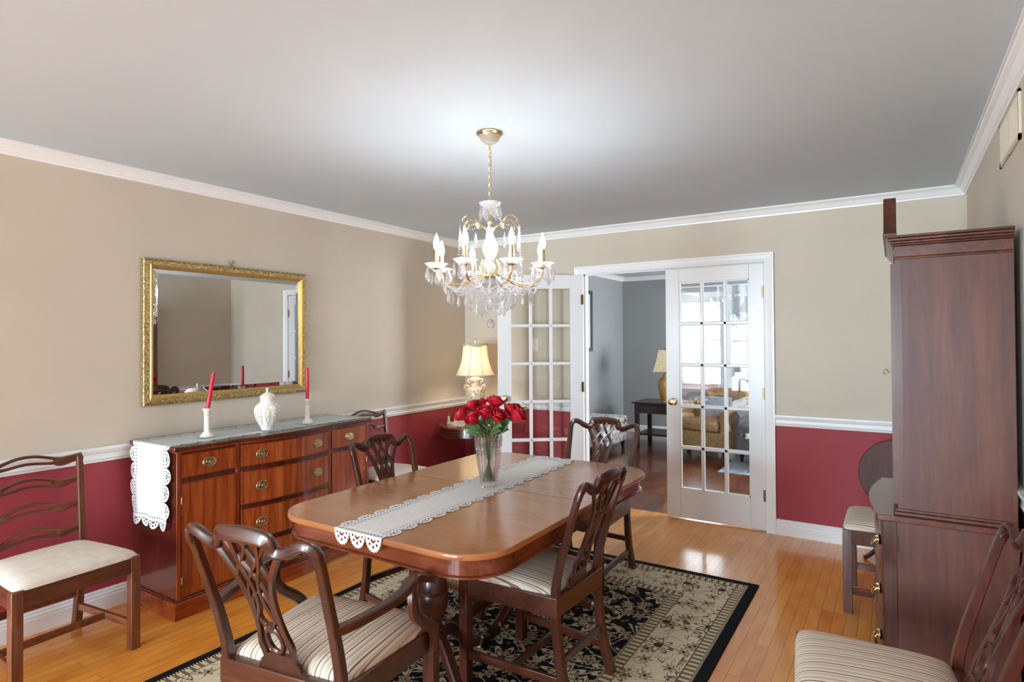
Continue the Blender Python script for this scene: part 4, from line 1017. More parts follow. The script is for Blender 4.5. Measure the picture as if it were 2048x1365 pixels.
# figurine
t = thing('angel_figurine', 'small cream figurine of two seated figures left of the lamp on the round side table', 'figurine', (0.255, 4.285, SZt + 0.0018), R(33))
fm = MB()
for x_ in (-0.030, 0.030):
    fm.lathe(crm([(0.016, 0.0), (0.015, 0.02), (0.010, 0.045), (0.012, 0.065), (0.007, 0.078)], 3), 14, (x_, 0, 0))
fm.sweep(crm([(-0.030, 0, 0.030), (-0.012, 0, 0.012), (0.012, 0, 0.012), (0.030, 0, 0.030)], 4), 0.022, 0.020, (0, 1, 0), 8, 0.9)
obj('robed_bodies', fm, 'figure', t)
obj('heads', MB().ball((-0.030, 0, 0.088), 0.012, 12, 8).ball((0.030, 0, 0.088), 0.012, 12, 8), 'hair', t)

# ------------------------------------------------------------------ vase and roses
VX, VY, VZ = 1.985, 2.385, TZ + 0.0025
t = thing('crystal_vase', 'cut crystal vase of red roses standing on the table runner', 'vase', (VX, VY, VZ))
out_ = [(0.040, 0.0), (0.042, 0.004), (0.046, 0.05), (0.054, 0.10), (0.061, 0.145), (0.063, 0.16), (0.060, 0.167), (0.064, 0.174), (0.060, 0.181), (0.064, 0.19), (0.068, 0.225), (0.069, 0.247)]
inn = [(0.0645, 0.247), (0.062, 0.22), (0.057, 0.18), (0.053, 0.14), (0.045, 0.09), (0.036, 0.022), (0.001, 0.020)]
obj('vase_body', MB().lathe([(0.001, 0.0)] + out_ + inn, 32, cap=False, lob=16, la=0.014), 'vase_glass', t, smooth=False)
for z in (0.052, 0.10, 0.20, 0.225):
    cuts = MB()
    rr = 0.046 + (0.069 - 0.046) * (z - 0.05) / 0.197
    cuts.tube([((rr + 0.001) * math.cos(2 * PI * i / 32), (rr + 0.001) * math.sin(2 * PI * i / 32), z) for i in range(32)], 0.0022, 6, closed=True)
    obj('cut_band', cuts, 'vase_glass', t)
wt = obj('water', MB().lathe([(0.035, 0.0225), (0.044, 0.09), (0.0515, 0.14), (0.0535, 0.158)], 32), 'water', t)
rt = Vector((math.cos(yaw), math.sin(yaw), 0)); fw = Vector((-math.sin(yaw), math.cos(yaw), 0))
rs = [(-0.128, 0.000, 0.345, 0.036, 'rose bloom lowest on the far left of the bouquet, tilted outward'),
      (-0.080, 0.030, 0.385, 0.034, 'rose bloom second from the left, behind the front ones'),
      (-0.072, -0.045, 0.330, 0.033, 'dark rose bloom drooping low in front at the left of the bouquet'),
      (-0.040, 0.060, 0.392, 0.031, 'rose bloom at the back between the left and middle blooms'),
      (-0.012, -0.030, 0.360, 0.038, 'wide front rose bloom in the middle of the bouquet'),
      (0.032, 0.050, 0.400, 0.040, 'tallest rose bloom at the back of the bouquet with a pointed petal'),
      (0.048, -0.045, 0.345, 0.038, 'round front rose bloom right of the middle showing its spiral centre'),
      (0.105, 0.020, 0.365, 0.036, 'narrow rose bloom leaning between the middle and the rightmost bloom'),
      (0.140, -0.010, 0.350, 0.046, 'large open rose bloom on the far right of the bouquet')]
def petal_ring(mb, c, ax, rad, hgt, n, flare, ph, wid):
    z = ax.normalized(); x_ = z.orthogonal().normalized(); y_ = z.cross(x_)
    for k in range(n):
        a0 = ph + 2 * PI * k / n
        def pf(u, v):
            a = a0 + (u - 0.5) * wid
            rr = rad * (0.30 + 0.75 * math.sin(min(1, v * 1.15) * PI / 2) + flare * v ** 3) * (1 - 0.05 * math.cos(PI * (u - 0.5)))
            hh = hgt * (v ** 0.85) * (1 - 0.22 * (2 * u - 1) ** 2 * v) - hgt * 0.12 * flare * v ** 4 * 2
            return c + x_ * rr * math.cos(a) + y_ * rr * math.sin(a) + z * hh
        mb.grid(6, 6, pf)
for k, (dx_, dd_, hz, rad, lb) in enumerate(rs):
    head = rt * dx_ + fw * dd_ + Vector((0, 0, hz))
    base_ = Vector((head.x * -0.20, head.y * -0.20, 0.026))
    neck = Vector((head.x * 0.28, head.y * 0.28, 0.243))
    if math.hypot(neck.x, neck.y) > 0.050: q = 0.050 / math.hypot(neck.x, neck.y); neck.x *= q; neck.y *= q
    t = thing('rose', lb.replace('rose bloom', 'red rose'), 'flower', (VX, VY, VZ), 0, 'red roses in the crystal vase')
    ax = (head - neck).normalized(); ax = (ax + Vector((head.x * 2.2, head.y * 2.2, 0)) * 0.5 - fw * 0.15).normalized()
    hb = head - ax * rad * 0.9
    obj('stem', MB().tube(crm([base_, (base_ + neck) / 2 + Vector((0.001, 0, 0)), neck, neck.lerp(hb, 0.55) + Vector((0, 0, 0.004)), hb], 5), 0.0034, 7), 'stem', t)
    pm = MB()
    petal_ring(pm, hb, ax, rad * 0.32, rad * 1.75, 3, 0.0, k, 2.6)
    petal_ring(pm, hb, ax, rad * 0.52, rad * 1.80, 4, 0.06, k + 0.6, 2.1)
    petal_ring(pm, hb, ax, rad * 0.74, rad * 1.70, 5, 0.16, k + 1.1, 1.7)
    petal_ring(pm, hb, ax, rad * 0.92, rad * 1.50, 5, 0.32, k + 2.0, 1.6)
    obj('bloom', pm, 'rose', t, angle=80, solid=0.0006)
    sp2 = MB().ball(tuple(hb + ax * 0.002), rad * 0.26, 10, 6)
    obj('sepal', sp2, 'leaf', t)
    lf = MB()
    for q in (0, 1):
        p0 = neck.lerp(hb, 0.05 + 0.30 * q); dirv = (Vector((head.x, head.y, 0)).normalized() * 0.8 + Vector((random.uniform(-.6, .6), random.uniform(-.6, .6), 0.25 + 0.4 * random.random()))).normalized()
        if k == 0: dirv = (-rt * 1.0 + Vector((0, 0, 0.10))).normalized()
        sd = dirv.cross((Vector((0, 0, 0.8)) - fw * 0.8).normalized()).normalized(); L_ = 0.070
        lf.grid(10, 4, lambda u, v: p0 + dirv * (L_ * u) + sd * (v - 0.5) * 0.046 * math.sin(PI * u ** 0.8) + Vector((0, 0, 0.010 * math.sin(PI * u) + 0.006 * abs(v - 0.5) * 2)))
    obj('leaf', lf, 'leaf', t, solid=0.0006)
t = thing('filler_sprig', 'wispy sprig of tiny white blossoms right of the roses in the crystal vase', 'flower', (VX, VY, VZ))
st_ = MB(); bl = MB()
tip = rt * 0.165 + fw * 0.02 + Vector((0, 0, 0.375)); nk = rt * 0.045 + Vector((0, 0, 0.243))
st_.tube(crm([rt * -0.01 + Vector((0, 0, 0.03)), nk, tip - rt * 0.03 + Vector((0, 0, -0.03)), tip], 6), 0.0014, 5)
for k in range(26):
    q = tip + Vector((random.uniform(-.03, .03), random.uniform(-.03, .03), random.uniform(-.028, .03))); st_.tube([tip - Vector((0, 0, 0.03)), q], 0.0005, 4); bl.ball(tuple(q), 0.0036, 6, 4)
obj('stem', st_, 'stem', t); obj('blossoms', bl, 'baby', t)

# ------------------------------------------------------------------ chandelier
HX, HY = 2.045, 2.322
t = thing('chandelier', 'eight-arm brass and crystal chandelier with lit candle bulbs hanging over the table', 'chandelier', (HX, HY, H))
def z_(z): return z - H
can = obj('canopy', MB().lathe([(0.062, 0), (0.064, -0.006), (0.058, -0.012), (0.052, -0.014), (0.050, -0.020)][::-1], 36), 'brass', t)
bead_c = MB().lathe([(0.050, -0.018), (0.044, -0.034), (0.028, -0.048), (0.010, -0.054)][::-1], 28, lob=28, la=0.03)
obj('crystal_bowl', bead_c, 'crystal_cut', can, smooth=False)
ch = MB(); zc = -0.054
ch.tube([(0, 0, -0.052), (0, 0, -0.075)], 0.007, 8)
nl = 13
for k in range(nl):
    z0 = -0.080 - k * 0.0195; pts = []
    for i in range(12):
        a = 2 * PI * i / 12; px_, pz_ = 0.0065 * math.cos(a), 0.0135 * math.sin(a)
        pts.append((px_, 0, z0 - 0.006 + pz_) if k % 2 else (0, px_, z0 - 0.006 + pz_))
    ch.tube(pts, 0.0018, 5, closed=True)
ch.tube(crm([(0.003, 0, -0.06), (0.006, 0.003, -0.14), (-0.004, 0.004, -0.22), (0.003, 0, -0.335)], 6), 0.0016, 5)
obj('chain', ch, 'brass', t)
obj('central_rod', MB().tube([(0, 0, z_(2.115)), (0, 0, z_(1.70))], 0.005, 10), 'brass', t)
obj('top_dish', MB().lathe([(0.006, z_(2.075)), (0.020, z_(2.078)), (0.040, z_(2.090)), (0.050, z_(2.106)), (0.053, z_(2.107)), (0.047, z_(2.100)), (0.020, z_(2.086)), (0.006, z_(2.083))], 24, cap=False, lob=12, la=0.03), 'crystal_cut', t, smooth=False)
obj('glass_baluster', MB().lathe(crm([(0.010, z_(1.990)), (0.022, z_(1.985)), (0.014, z_(1.965)), (0.020, z_(1.945)), (0.036, z_(1.900)), (0.034, z_(1.870)), (0.018, z_(1.838)), (0.014, z_(1.825)), (0.024, z_(1.812)), (0.024, z_(1.798)), (0.014, z_(1.780)), (0.010, z_(1.770))], 3)[::-1], 16), 'crystal_cut', t, smooth=False)
hub = MB().lathe([(0.060, z_(1.752)), (0.062, z_(1.757)), (0.062, z_(1.763)), (0.056, z_(1.768)), (0.020, z_(1.772))], 32)
for k in range(8):
    a = 2 * PI * k / 8
    hub.tube([(0.045 * math.cos(a), 0.045 * math.sin(a), z_(1.765)), (0.052 * math.cos(a), 0.052 * math.sin(a), z_(1.800)), (0.036 * math.cos(a), 0.036 * math.sin(a), z_(1.835))], 0.003, 6)
obj('hub_ring', hub, 'brass', t)
obj('beaded_bowl', MB().lathe([(0.006, z_(1.690)), (0.026, z_(1.698)), (0.046, z_(1.722)), (0.056, z_(1.752))], 24, lob=24, la=0.03), 'crystal_cut', t, smooth=False)

def pendant_mesh(w_, h_, th, n=6):
    mb = MB(); prof = [(0.10, 0.0), (0.45, 0.22), (0.92, 0.55), (1.0, 0.68), (0.62, 0.86), (0.02, 1.0)]
    return mb.lathe([(max(0.0006, a * w_ / 2), -b * h_) for a, b in prof][::-1], n, sx=1, sy=th / w_)
pend = None
def pendant(x_, y_, z0, a, w_=0.026, h_=0.052, name='crystal_pendant'):
    global pend
    if pend is None:
        pend = obj(name, pendant_mesh(0.026, 0.052, 0.012), 'crystal', t, smooth=False); o = pend
    else:
        o = pend.copy(); C.objects.link(o); o.parent = t
    o.location = (x_, y_, z0); o.rotation_euler = (0, 0, a + PI / 2 + random.uniform(-.5, .5)); o.scale = (w_ / 0.026, w_ / 0.026, h_ / 0.052)
arms_a = [yaw + PI / 8 + k * PI / 4 for k in range(8)]
RA = 0.262; ZB = 1.797
dish = None; beadst = None
for a in arms_a:
    c_, s_ = math.cos(a), math.sin(a)
    P = crm([(0.050, 1.760), (0.085, 1.745), (0.130, 1.722), (0.180, 1.712), (0.225, 1.722), (0.252, 1.748), (RA, 1.784)], 5)
    am = obj('arm', MB().tube([(r_ * c_, r_ * s_, z_(z)) for r_, z in P], 0.0044, 8).lathe([(0.006, z_(1.778)), (0.020, z_(1.786)), (0.022, z_(1.790)), (0.008, z_(1.794))], 16, (RA * c_, RA * s_, 0)), 'brass', t)
    obj('bobeche', MB().lathe([(0.008, z_(ZB - 0.014)), (0.028, z_(ZB - 0.012)), (0.040, z_(ZB - 0.002)), (0.047, z_(ZB + 0.006)), (0.054, z_(ZB + 0.009)), (0.052, z_(ZB + 0.011)), (0.043, z_(ZB + 0.009)), (0.036, z_(ZB)), (0.024, z_(ZB - 0.008)), (0.008, z_(ZB - 0.009))], 24, (RA * c_, RA * s_, 0), cap=False, lob=16, la=0.035), 'crystal_cut', am, smooth=False)
    obj('candle_sleeve', MB().lathe([(0.010, z_(ZB - 0.004)), (0.0095, z_(ZB + 0.074))], 14, (RA * c_, RA * s_, 0)), 'brass', am)
    obj('candle_bulb', MB().lathe([(0.008, z_(ZB + 0.074)), (0.0135, z_(ZB + 0.090)), (0.0145, z_(ZB + 0.102)), (0.010, z_(ZB + 0.122)), (0.004, z_(ZB + 0.138)), (0.001, z_(ZB + 0.148))], 10, (RA * c_, RA * s_, 0)), 'bulb', am)
    for k in range(5):
        b = a + 2 * PI * k / 5 + 0.3; pendant(RA * c_ + 0.049 * math.cos(b), RA * s_ + 0.049 * math.sin(b), z_(ZB - 0.004), b, 0.036, 0.070)
    pendant(0.205 * c_, 0.205 * s_, z_(1.690), a, 0.034, 0.066)
for k in range(6):
    a = yaw + PI / 6 + k * PI / 3; c_, s_ = math.cos(a), math.sin(a)
    P = crm([(0.012, 1.965), (0.030, 1.992), (0.062, 2.000), (0.085, 2.030), (0.120, 2.036), (0.150, 2.012), (0.156, 1.990)], 5)
    P2 = crm([(0.062, 2.000), (0.082, 2.014), (0.112, 2.014), (0.132, 1.995), (0.130, 1.978)], 4)
    obj('upper_scroll', MB().tube([(r_ * c_, r_ * s_, z_(z)) for r_, z in P], 0.0024, 6).tube([(r_ * c_, r_ * s_, z_(z)) for r_, z in P2], 0.0018, 6).ball((0.065 * c_, 0.065 * s_, z_(2.004)), 0.013, 8, 5), 'brass', t)
    pendant(0.156 * c_, 0.156 * s_, z_(1.980), a, 0.034, 0.090); pendant(0.078 * c_, 0.078 * s_, z_(1.965), a, 0.030, 0.070)
    pendant(0.047 * math.cos(a + .4), 0.047 * math.sin(a + .4), z_(2.094), a, 0.034, 0.066)
for k in range(12):
    a = yaw + 0.2 + k * PI / 6; q = 0.100 if k % 2 else 0.064; pendant(q * math.cos(a), q * math.sin(a), z_(1.662 if k % 2 else 1.636), a, 0.036, 0.068)
for k in range(8):
    a = arms_a[k] + PI / 8; pendant(0.150 * math.cos(a), 0.150 * math.sin(a), z_(1.672), a, 0.034, 0.064)
obj('crystal_ball', MB().lathe([(0.001, z_(1.510)), (0.014, z_(1.514)), (0.0215, z_(1.528)), (0.0215, z_(1.538)), (0.014, z_(1.552)), (0.003, z_(1.558)), (0.0015, z_(1.690))], 8), 'crystal', t, smooth=False)
# strands of small beads
def strand(pts, r_=0.0064, step=0.0122):
    mb = MB(); L_ = 0; P = [Vector(p) for p in pts]; acc = 0.0
    for i in range(len(P) - 1):
        seg = (P[i + 1] - P[i]).length; q = acc
        while q < seg:
            c = P[i].lerp(P[i + 1], q / seg); mb.lathe([(0.0006, -r_), (r_, 0), (0.0006, r_)], 5, tuple(c), cap=False); q += step
        acc = q - seg
    return mb
for k in range(8):
    a0, a1 = arms_a[k], arms_a[(k + 1) % 8]
    if a1 < a0: a1 += 2 * PI
    am_ = (a0 + a1) / 2
    # swag between neighbouring arms, and a strand from arm to centre
    pts = crm([(0.240 * math.cos(a0), 0.240 * math.sin(a0), z_(1.735)), (0.215 * math.cos(a0 + .25), 0.215 * math.sin(a0 + .25), z_(1.690)), (0.205 * math.cos(am_), 0.205 * math.sin(am_), z_(1.678)), (0.215 * math.cos(a1 - .25), 0.215 * math.sin(a1 - .25), z_(1.690)), (0.240 * math.cos(a1), 0.240 * math.sin(a1), z_(1.735))], 4)
    obj('bead_strand', strand(pts), 'crystal_cut', t, smooth=False)
    pts = crm([(0.150 * math.cos(am_), 0.150 * math.sin(am_), z_(1.700)), (0.105 * math.cos(am_), 0.105 * math.sin(am_), z_(1.668)), (0.045 * math.cos(am_), 0.045 * math.sin(am_), z_(1.640)), (0.008 * math.cos(am_), 0.008 * math.sin(am_), z_(1.632))], 4)
    obj('bead_strand', strand(pts), 'crystal_cut', t, smooth=False)
    pts = crm([(0.060 * math.cos(a0), 0.060 * math.sin(a0), z_(1.752)), (0.110 * math.cos(a0), 0.110 * math.sin(a0), z_(1.700)), (0.165 * math.cos(a0), 0.165 * math.sin(a0), z_(1.690)), (0.215 * math.cos(a0), 0.215 * math.sin(a0), z_(1.712))], 4)
    obj('bead_strand', strand(pts), 'crystal_cut', t, smooth=False)
for k in range(8):
    a0 = arms_a[k]; am_ = a0 + PI / 8
    pts = crm([(0.060 * math.cos(am_), 0.060 * math.sin(am_), z_(1.752)), (0.100 * math.cos(am_), 0.100 * math.sin(am_), z_(1.712)), (0.150 * math.cos(am_), 0.150 * math.sin(am_), z_(1.700)), (0.205 * math.cos(am_), 0.205 * math.sin(am_), z_(1.680))], 4)
    obj('bead_strand', strand(pts), 'crystal_cut', t, smooth=False)
    pts = crm([(0.185 * math.cos(a0), 0.185 * math.sin(a0), z_(1.705)), (0.130 * math.cos(a0), 0.130 * math.sin(a0), z_(1.672)), (0.070 * math.cos(a0), 0.070 * math.sin(a0), z_(1.655)), (0.020 * math.cos(a0), 0.020 * math.sin(a0), z_(1.655))], 4)
    obj('bead_strand', strand(pts), 'crystal_cut', t, smooth=False)
for k in range(6):
    a = yaw + PI / 6 + k * PI / 3; c_, s_ = math.cos(a), math.sin(a)
    obj('bead_strand', strand([(0.158 * c_, 0.158 * s_, z_(1.985)), (0.166 * c_, 0.166 * s_, z_(1.80))], 0.0042), 'crystal', t, smooth=False)
    obj('bead_strand', strand(crm([(0.040 * c_, 0.040 * s_, z_(2.085)), (0.050 * c_, 0.050 * s_, z_(2.03)), (0.100 * c_, 0.100 * s_, z_(1.99)), (0.150 * c_, 0.150 * s_, z_(2.01))], 4), 0.0042), 'crystal', t, smooth=False)

# ------------------------------------------------------------------ tall cabinet on the right
KY0, KY1 = 2.860, 3.590; KXB = 4.030
t = thing('china_cabinet', 'tall brown mahogany china cabinet with broken pediment against the right wall', 'cabinet')
LXF = 3.605; UXF = 3.655; KZ = 0.742; KT = 1.868
def serp(x_, y0, y1, bow, n=24):
    P = [(KXB, y0), (x_, y0)]
    for k in range(1, n):
        u_ = k / n
        b = bow * max(0.0, math.sin(PI * min(1, max(0, (u_ - 0.06) / 0.88)))) ** 0.8
        P.append((x_ - b, y0 + (y1 - y0) * u_))
    P += [(x_, y1), (KXB, y1)]; return P
obj('lower_case', MB().prism(serp(LXF, KY0, KY1, 0.035), 0.0, KZ - 0.024), 'cab_side', t, bevel=0.002)
obj('corner_post', MB().box(LXF - 0.002, LXF + 0.045, KY0 - 0.002, KY0 + 0.02, 0.0, KZ - 0.026), 'mah_z', t, bevel=0.002)
obj('corner_post', MB().box(LXF - 0.002, LXF + 0.045, KY1 - 0.02, KY1 + 0.002, 0.0, KZ - 0.026), 'mah_z', t, bevel=0.002)
obj('counter_top', MB().prism(serp(LXF - 0.022, KY0 - 0.015, KY1 + 0.015, 0.040), KZ - 0.024, KZ), 'cab_top', t, bevel=0.003)
obj('base_moulding', MB().prism(serp(LXF - 0.012, KY0 - 0.010, KY1 + 0.010, 0.038), 0.0, 0.09), 'mah_y', t, bevel=0.004)
for z0, z1 in ((0.50, 0.70), (0.31, 0.48), (0.11, 0.29)):
    P = serp(LXF - 0.006, KY0 + 0.04, KY1 - 0.04, 0.035)[1:-1]
    d = obj('drawer', MB().prism(P + [(LXF + 0.02, KY1 - 0.04), (LXF + 0.02, KY0 + 0.04)], z0, z1), 'mah_y', t, bevel=0.003)
    for yy in (KY0 + 0.13, KY1 - 0.14):
        u_ = (yy - KY0 - 0.04) / (KY1 - KY0 - 0.08); xx = LXF - 0.006 - 0.035 * max(0, math.sin(PI * (u_ - 0.06) / 0.88)) ** 0.8; zz = (z0 + z1) / 2
        p = MB().lathe([(0.034, 0), (0.034, 0.002), (0.024, 0.005), (0.001, 0.006)], 8, cap=False, sy=0.7).xf(Matrix.Translation((xx - 0.001, yy, zz)) @ Matrix.Rotation(R(-90), 4, 'Y') @ Matrix.Rotation(R(90), 4, 'Z'))
        for s_ in (-1, 1): p.tube([(xx, yy + s_ * 0.026, zz + 0.004), (xx - 0.014, yy + s_ * 0.026, zz + 0.004)], 0.004, 6)
        pu = obj('pull', p, 'brass', d)
        obj('bail', MB().tube(crm([(xx - 0.012, yy - 0.026, zz + 0.004), (xx - 0.024, yy - 0.028, zz - 0.014), (xx - 0.030, yy, zz - 0.026), (xx - 0.024, yy + 0.028, zz - 0.014), (xx - 0.012, yy + 0.026, zz + 0.004)], 4), 0.0026, 6), 'brass', pu)
obj('side_hinge', MB().box(LXF + 0.044, LXF + 0.050, KY0 - 0.004, KY0, 0.60, 0.66), 'black_metal', t)
UY0, UY1 = KY0 + 0.018, KY1 - 0.018
obj('upper_case', MB().box(UXF, KXB, UY0, UY1, KZ, KT - 0.02), 'cab_side', t, bevel=0.002)
obj('waist_moulding', MB().prism([(KXB, UY0 - 0.012), (UXF - 0.014, UY0 - 0.012), (UXF - 0.014, UY1 + 0.012), (KXB, UY1 + 0.012)], KZ, KZ + 0.014).prism([(KXB, UY0 - 0.006), (UXF - 0.008, UY0 - 0.006), (UXF - 0.008, UY1 + 0.006), (KXB, UY1 + 0.006)], KZ + 0.014, KZ + 0.026), 'cab_side', t, bevel=0.003)
obj('side_stile', MB().box(UXF - 0.001, UXF + 0.022, UY0 - 0.0015, UY0 + 0.004, KZ + 0.026, KT - 0.095), 'mah_z', t)
cn = MB()
for (o_, z0, z1) in ((0.006, KT - 0.095, KT - 0.086), (0.004, KT - 0.086, KT - 0.040), (0.010, KT - 0.040, KT - 0.032), (0.016, KT - 0.032, KT - 0.022), (0.024, KT - 0.022, KT - 0.010), (0.032, KT - 0.010, KT)):
    cn.box(UXF - o_, KXB, UY0 - o_, UY1 + o_, z0, z1)
obj('cornice', cn, 'mah_y', t, bevel=0.003)
yc = (KY0 + KY1) / 2
dd = MB(); half = (UY1 - UY0) / 2
for s_ in (-1, 1):
    y0, y1 = (UY0 + 0.012, yc - 0.003) if s_ < 0 else (yc + 0.003, UY1 - 0.012)
    d = obj('glazed_door', MB().box(UXF - 0.016, UXF - 0.001, y0, y0 + 0.04, KZ + 0.04, KT - 0.11).box(UXF - 0.016, UXF - 0.001, y1 - 0.04, y1, KZ + 0.04, KT - 0.11).box(UXF - 0.016, UXF - 0.001, y0 + 0.04, y1 - 0.04, KZ + 0.04, KZ + 0.08).box(UXF - 0.016, UXF - 0.001, y0 + 0.04, y1 - 0.04, KT - 0.15, KT - 0.11), 'mah_z', t)
    obj('door_glass', MB().box(UXF - 0.009, UXF - 0.006, y0 + 0.04, y1 - 0.04, KZ + 0.08, KT - 0.15), 'pane', d)
    if s_ < 0:
        kb = MB().tube([(UXF - 0.016, y1 - 0.018, 1.302), (UXF - 0.032, y1 - 0.018, 1.302)], 0.0022, 6)
        kb.tube([(UXF - 0.040 + 0.009 * math.cos(2 * PI * i / 14), y1 - 0.018, 1.302 + 0.011 * math.sin(2 * PI * i / 14)) for i in range(14)], 0.0022, 6, closed=True)
        obj('door_key', kb, 'antique', d)
# swan-neck pediment
for s_ in (-1, 1):
    pr = crm([(0.030, 0.215), (0.075, 0.205), (0.130, 0.120), (0.210, 0.045), (half + 0.02, 0.012)], 5)
    poly = [(yc + s_ * a, KT + b) for a, b in pr] + [(yc + s_ * (half + 0.02), KT), (yc + s_ * 0.030, KT)]
    obj('pediment', MB().prism_ax(poly, UXF - 0.040, UXF + 0.008, 'x'), 'cab_side', t, bevel=0.002)

# tilt-top table behind the cabinet
t = thing('tilt_top_table', 'dark round tilt-top table with its top tipped upright, half hidden behind the cabinet', 'table', (3.665, 4.62, 0), R(-12))
tp = MB().lathe([(0.222, -0.011), (0.228, -0.004), (0.228, 0.006), (0.222, 0.011)], 48); tp.xf(Matrix.Translation((0, -0.03, 0.565)) @ Matrix.Rotation(R(84), 4, 'X'))
obj('table_top', tp, 'mah_matte', t, smooth=False)
obj('tilt_block', MB().box(-0.05, 0.05, -0.01, 0.04, 0.50, 0.60).box(-0.01, 0.10, -0.038, -0.005, 0.770, 0.808), 'mah_x', t, bevel=0.003)
obj('pedestal', MB().lathe([(0.028, 0.12), (0.042, 0.16), (0.048, 0.22), (0.030, 0.28), (0.022, 0.36), (0.026, 0.50)], 20, (0, 0.03, 0)), 'mah_z', t)
for a in (90, 210, 330):
    d = Vector((math.cos(R(a)), math.sin(R(a)), 0))
    q = 0.6 if a == 90 else 1
    obj('leg', MB().sweep([Vector((0, 0.03, 0)) + d * (r_ * q) + Vector((0, 0, z)) for r_, z in crm([(0.02, 0.17), (0.08, 0.15), (0.15, 0.06), (0.20, 0.016), (0.22, 0.012)], 4)], 0.028, 0.024, (0, 0, 1), 8, 0.5), 'mah_z', t)

# ------------------------------------------------------------------ living room
# window with blind
mb = MB()
x0, x1, z0, z1 = LW
for (a, b, c, d) in ((x0 - 0.09, x0, z0 - 0.09, z1 + 0.09), (x1, x1 + 0.09, z0 - 0.09, z1 + 0.09), (x0, x1, z1, z1 + 0.09), (x0, x1, z0 - 0.09, z0)): mb.box(a, b, YL - 0.018, YL, c, d)
mb.box(x0 - 0.10, x1 + 0.10, YL - 0.05, YL, z0 - 0.02, z0).box(x0, x1, YL + 0.05, YL + 0.08, (z0 + z1) / 2 - 0.02, (z0 + z1) / 2 + 0.02)
for a in (x0, x1 - 0.03): mb.box(a, a + 0.03, YL + 0.04, YL + 0.09, z0, z1)
wf = struct('window_3', mb, 'trim', smooth=False); obj('window_pane', MB().box(x0, x1, YL + 0.062, YL + 0.066, z0, z1), 'pane', wf)
t = thing('window_blind', 'white horizontal slat blind in the living room window', 'blind', (0, 0, 0))
mb = MB(); n = 25
for k in range(n):
    z = z0 + 0.03 + (z1 - z0 - 0.08) * k / (n - 1); mb.add([(x0 + 0.01, YL + 0.012, z - 0.008), (x1 - 0.01, YL + 0.012, z - 0.008), (x1 - 0.01, YL + 0.048, z + 0.008), (x0 + 0.01, YL + 0.048, z + 0.008)], [(0, 1, 2, 3)])
obj('slats', mb, 'blind', t, smooth=False, solid=0.003)
obj('headrail', MB().box(x0 + 0.005, x1 - 0.005, YL + 0.005, YL + 0.045, z1 - 0.05, z1), 'blind', t)
def curtain(x0, x1, label):
    t = thing('sheer_curtain', label, 'curtain', (0, 0, 0), 0, 'sheer curtains at the living room window')
    n = 60
    obj('curtain_panel', MB().grid(n, 2, lambda u, v: (x0 + (x1 - x0) * u, YL - 0.12 + 0.022 * math.sin(u * PI * 11) + 0.01 * math.sin(u * 31), 0.03 + 2.19 * v)), 'sheer', t)
curtain(1.50, 2.45, 'grey sheer curtain hanging right of the bright slatted window')
t = thing('curtain_rod', 'thin white curtain rod above the living room window', 'rod', (0, 0, 0))
obj('rod', MB().tube([(0.85, YL - 0.12, 2.225), (2.55, YL - 0.12, 2.225)], 0.010, 10), 'trim', t)
obj('bracket', MB().box(0.93, 0.96, YL - 0.12, YL, 2.215, 2.235).box(2.43, 2.46, YL - 0.12, YL, 2.215, 2.235), 'trim', t)
# picture
t = thing('framed_picture', 'framed garden print with white mat on the blue-grey living room wall', 'picture', (0, 0, 0))
fy0, fy1, fz0, fz1 = 7.12, 7.80, 1.29, 2.15
obj('frame', MB().box(0.002, 0.028, fy0, fy0 + 0.05, fz0, fz1).box(0.002, 0.028, fy1 - 0.05, fy1, fz0, fz1).box(0.002, 0.028, fy0 + 0.05, fy1 - 0.05, fz0, fz0 + 0.05).box(0.002, 0.028, fy0 + 0.05, fy1 - 0.05, fz1 - 0.05, fz1), 'dark_frame', t)
obj('mat_board', MB().box(0.002, 0.012, fy0 + 0.05, fy1 - 0.05, fz0 + 0.05, fz1 - 0.05), 'mat', t)
obj('print', MB().box(0.012, 0.014, fy0 + 0.14, fy1 - 0.14, fz0 + 0.14, fz1 - 0.14), 'art', t)
# ottoman
t = thing('ottoman', 'cream ottoman with blue floral scrolls on dark feet beside the blue-grey wall', 'ottoman', (0.32, 7.25, 0))
obj('upholstered_box', MB().box(-0.27, 0.27, -0.42, 0.42, 0.10, 0.345), 'floral', t, bevel=0.012)
obj('cushion_top', MB().box(-0.275, 0.275, -0.425, 0.425, 0.345, 0.430), 'floral', t, bevel=0.03, seg=3)
for a in (-1, 1):
    for b in (-1, 1): obj('foot', MB().lathe([(0.018, 0), (0.028, 0.10)], 12, (a * 0.22, b * 0.37, 0)), 'espresso', t)
# end table
t = thing('end_table', 'dark espresso end table with drawer and lower shelf holding the yellow lamp', 'table', (0.64, 7.80, 0))
ew, ed, eh = 0.62, 0.56, 0.60
obj('table_top', MB().box(-0.03, ew + 0.03, -0.03, ed + 0.02, eh - 0.022, eh), 'espresso', t, bevel=0.004)
obj('apron', MB().box(0.0, ew, 0, ed, eh - 0.15, eh - 0.022), 'espresso', t)
d = obj('drawer', MB().box(0.07, 0.32, -0.006, 0.0, eh - 0.135, eh - 0.035), 'espresso', t, bevel=0.002); obj('knob', MB().ball((0.195, -0.018, eh - 0.085), 0.013), 'steel', d)
d = obj('drawer', MB().box(0.335, 0.585, -0.006, 0.0, eh - 0.135, eh - 0.035), 'espresso', t, bevel=0.002); obj('knob', MB().ball((0.46, -0.018, eh - 0.085), 0.013), 'steel', d)
for a in (0, ew - 0.055):
    for b in (0, ed - 0.055): obj('leg', MB().box(a, a + 0.055, b, b + 0.055, 0, eh - 0.15), 'espresso', t, bevel=0.003)
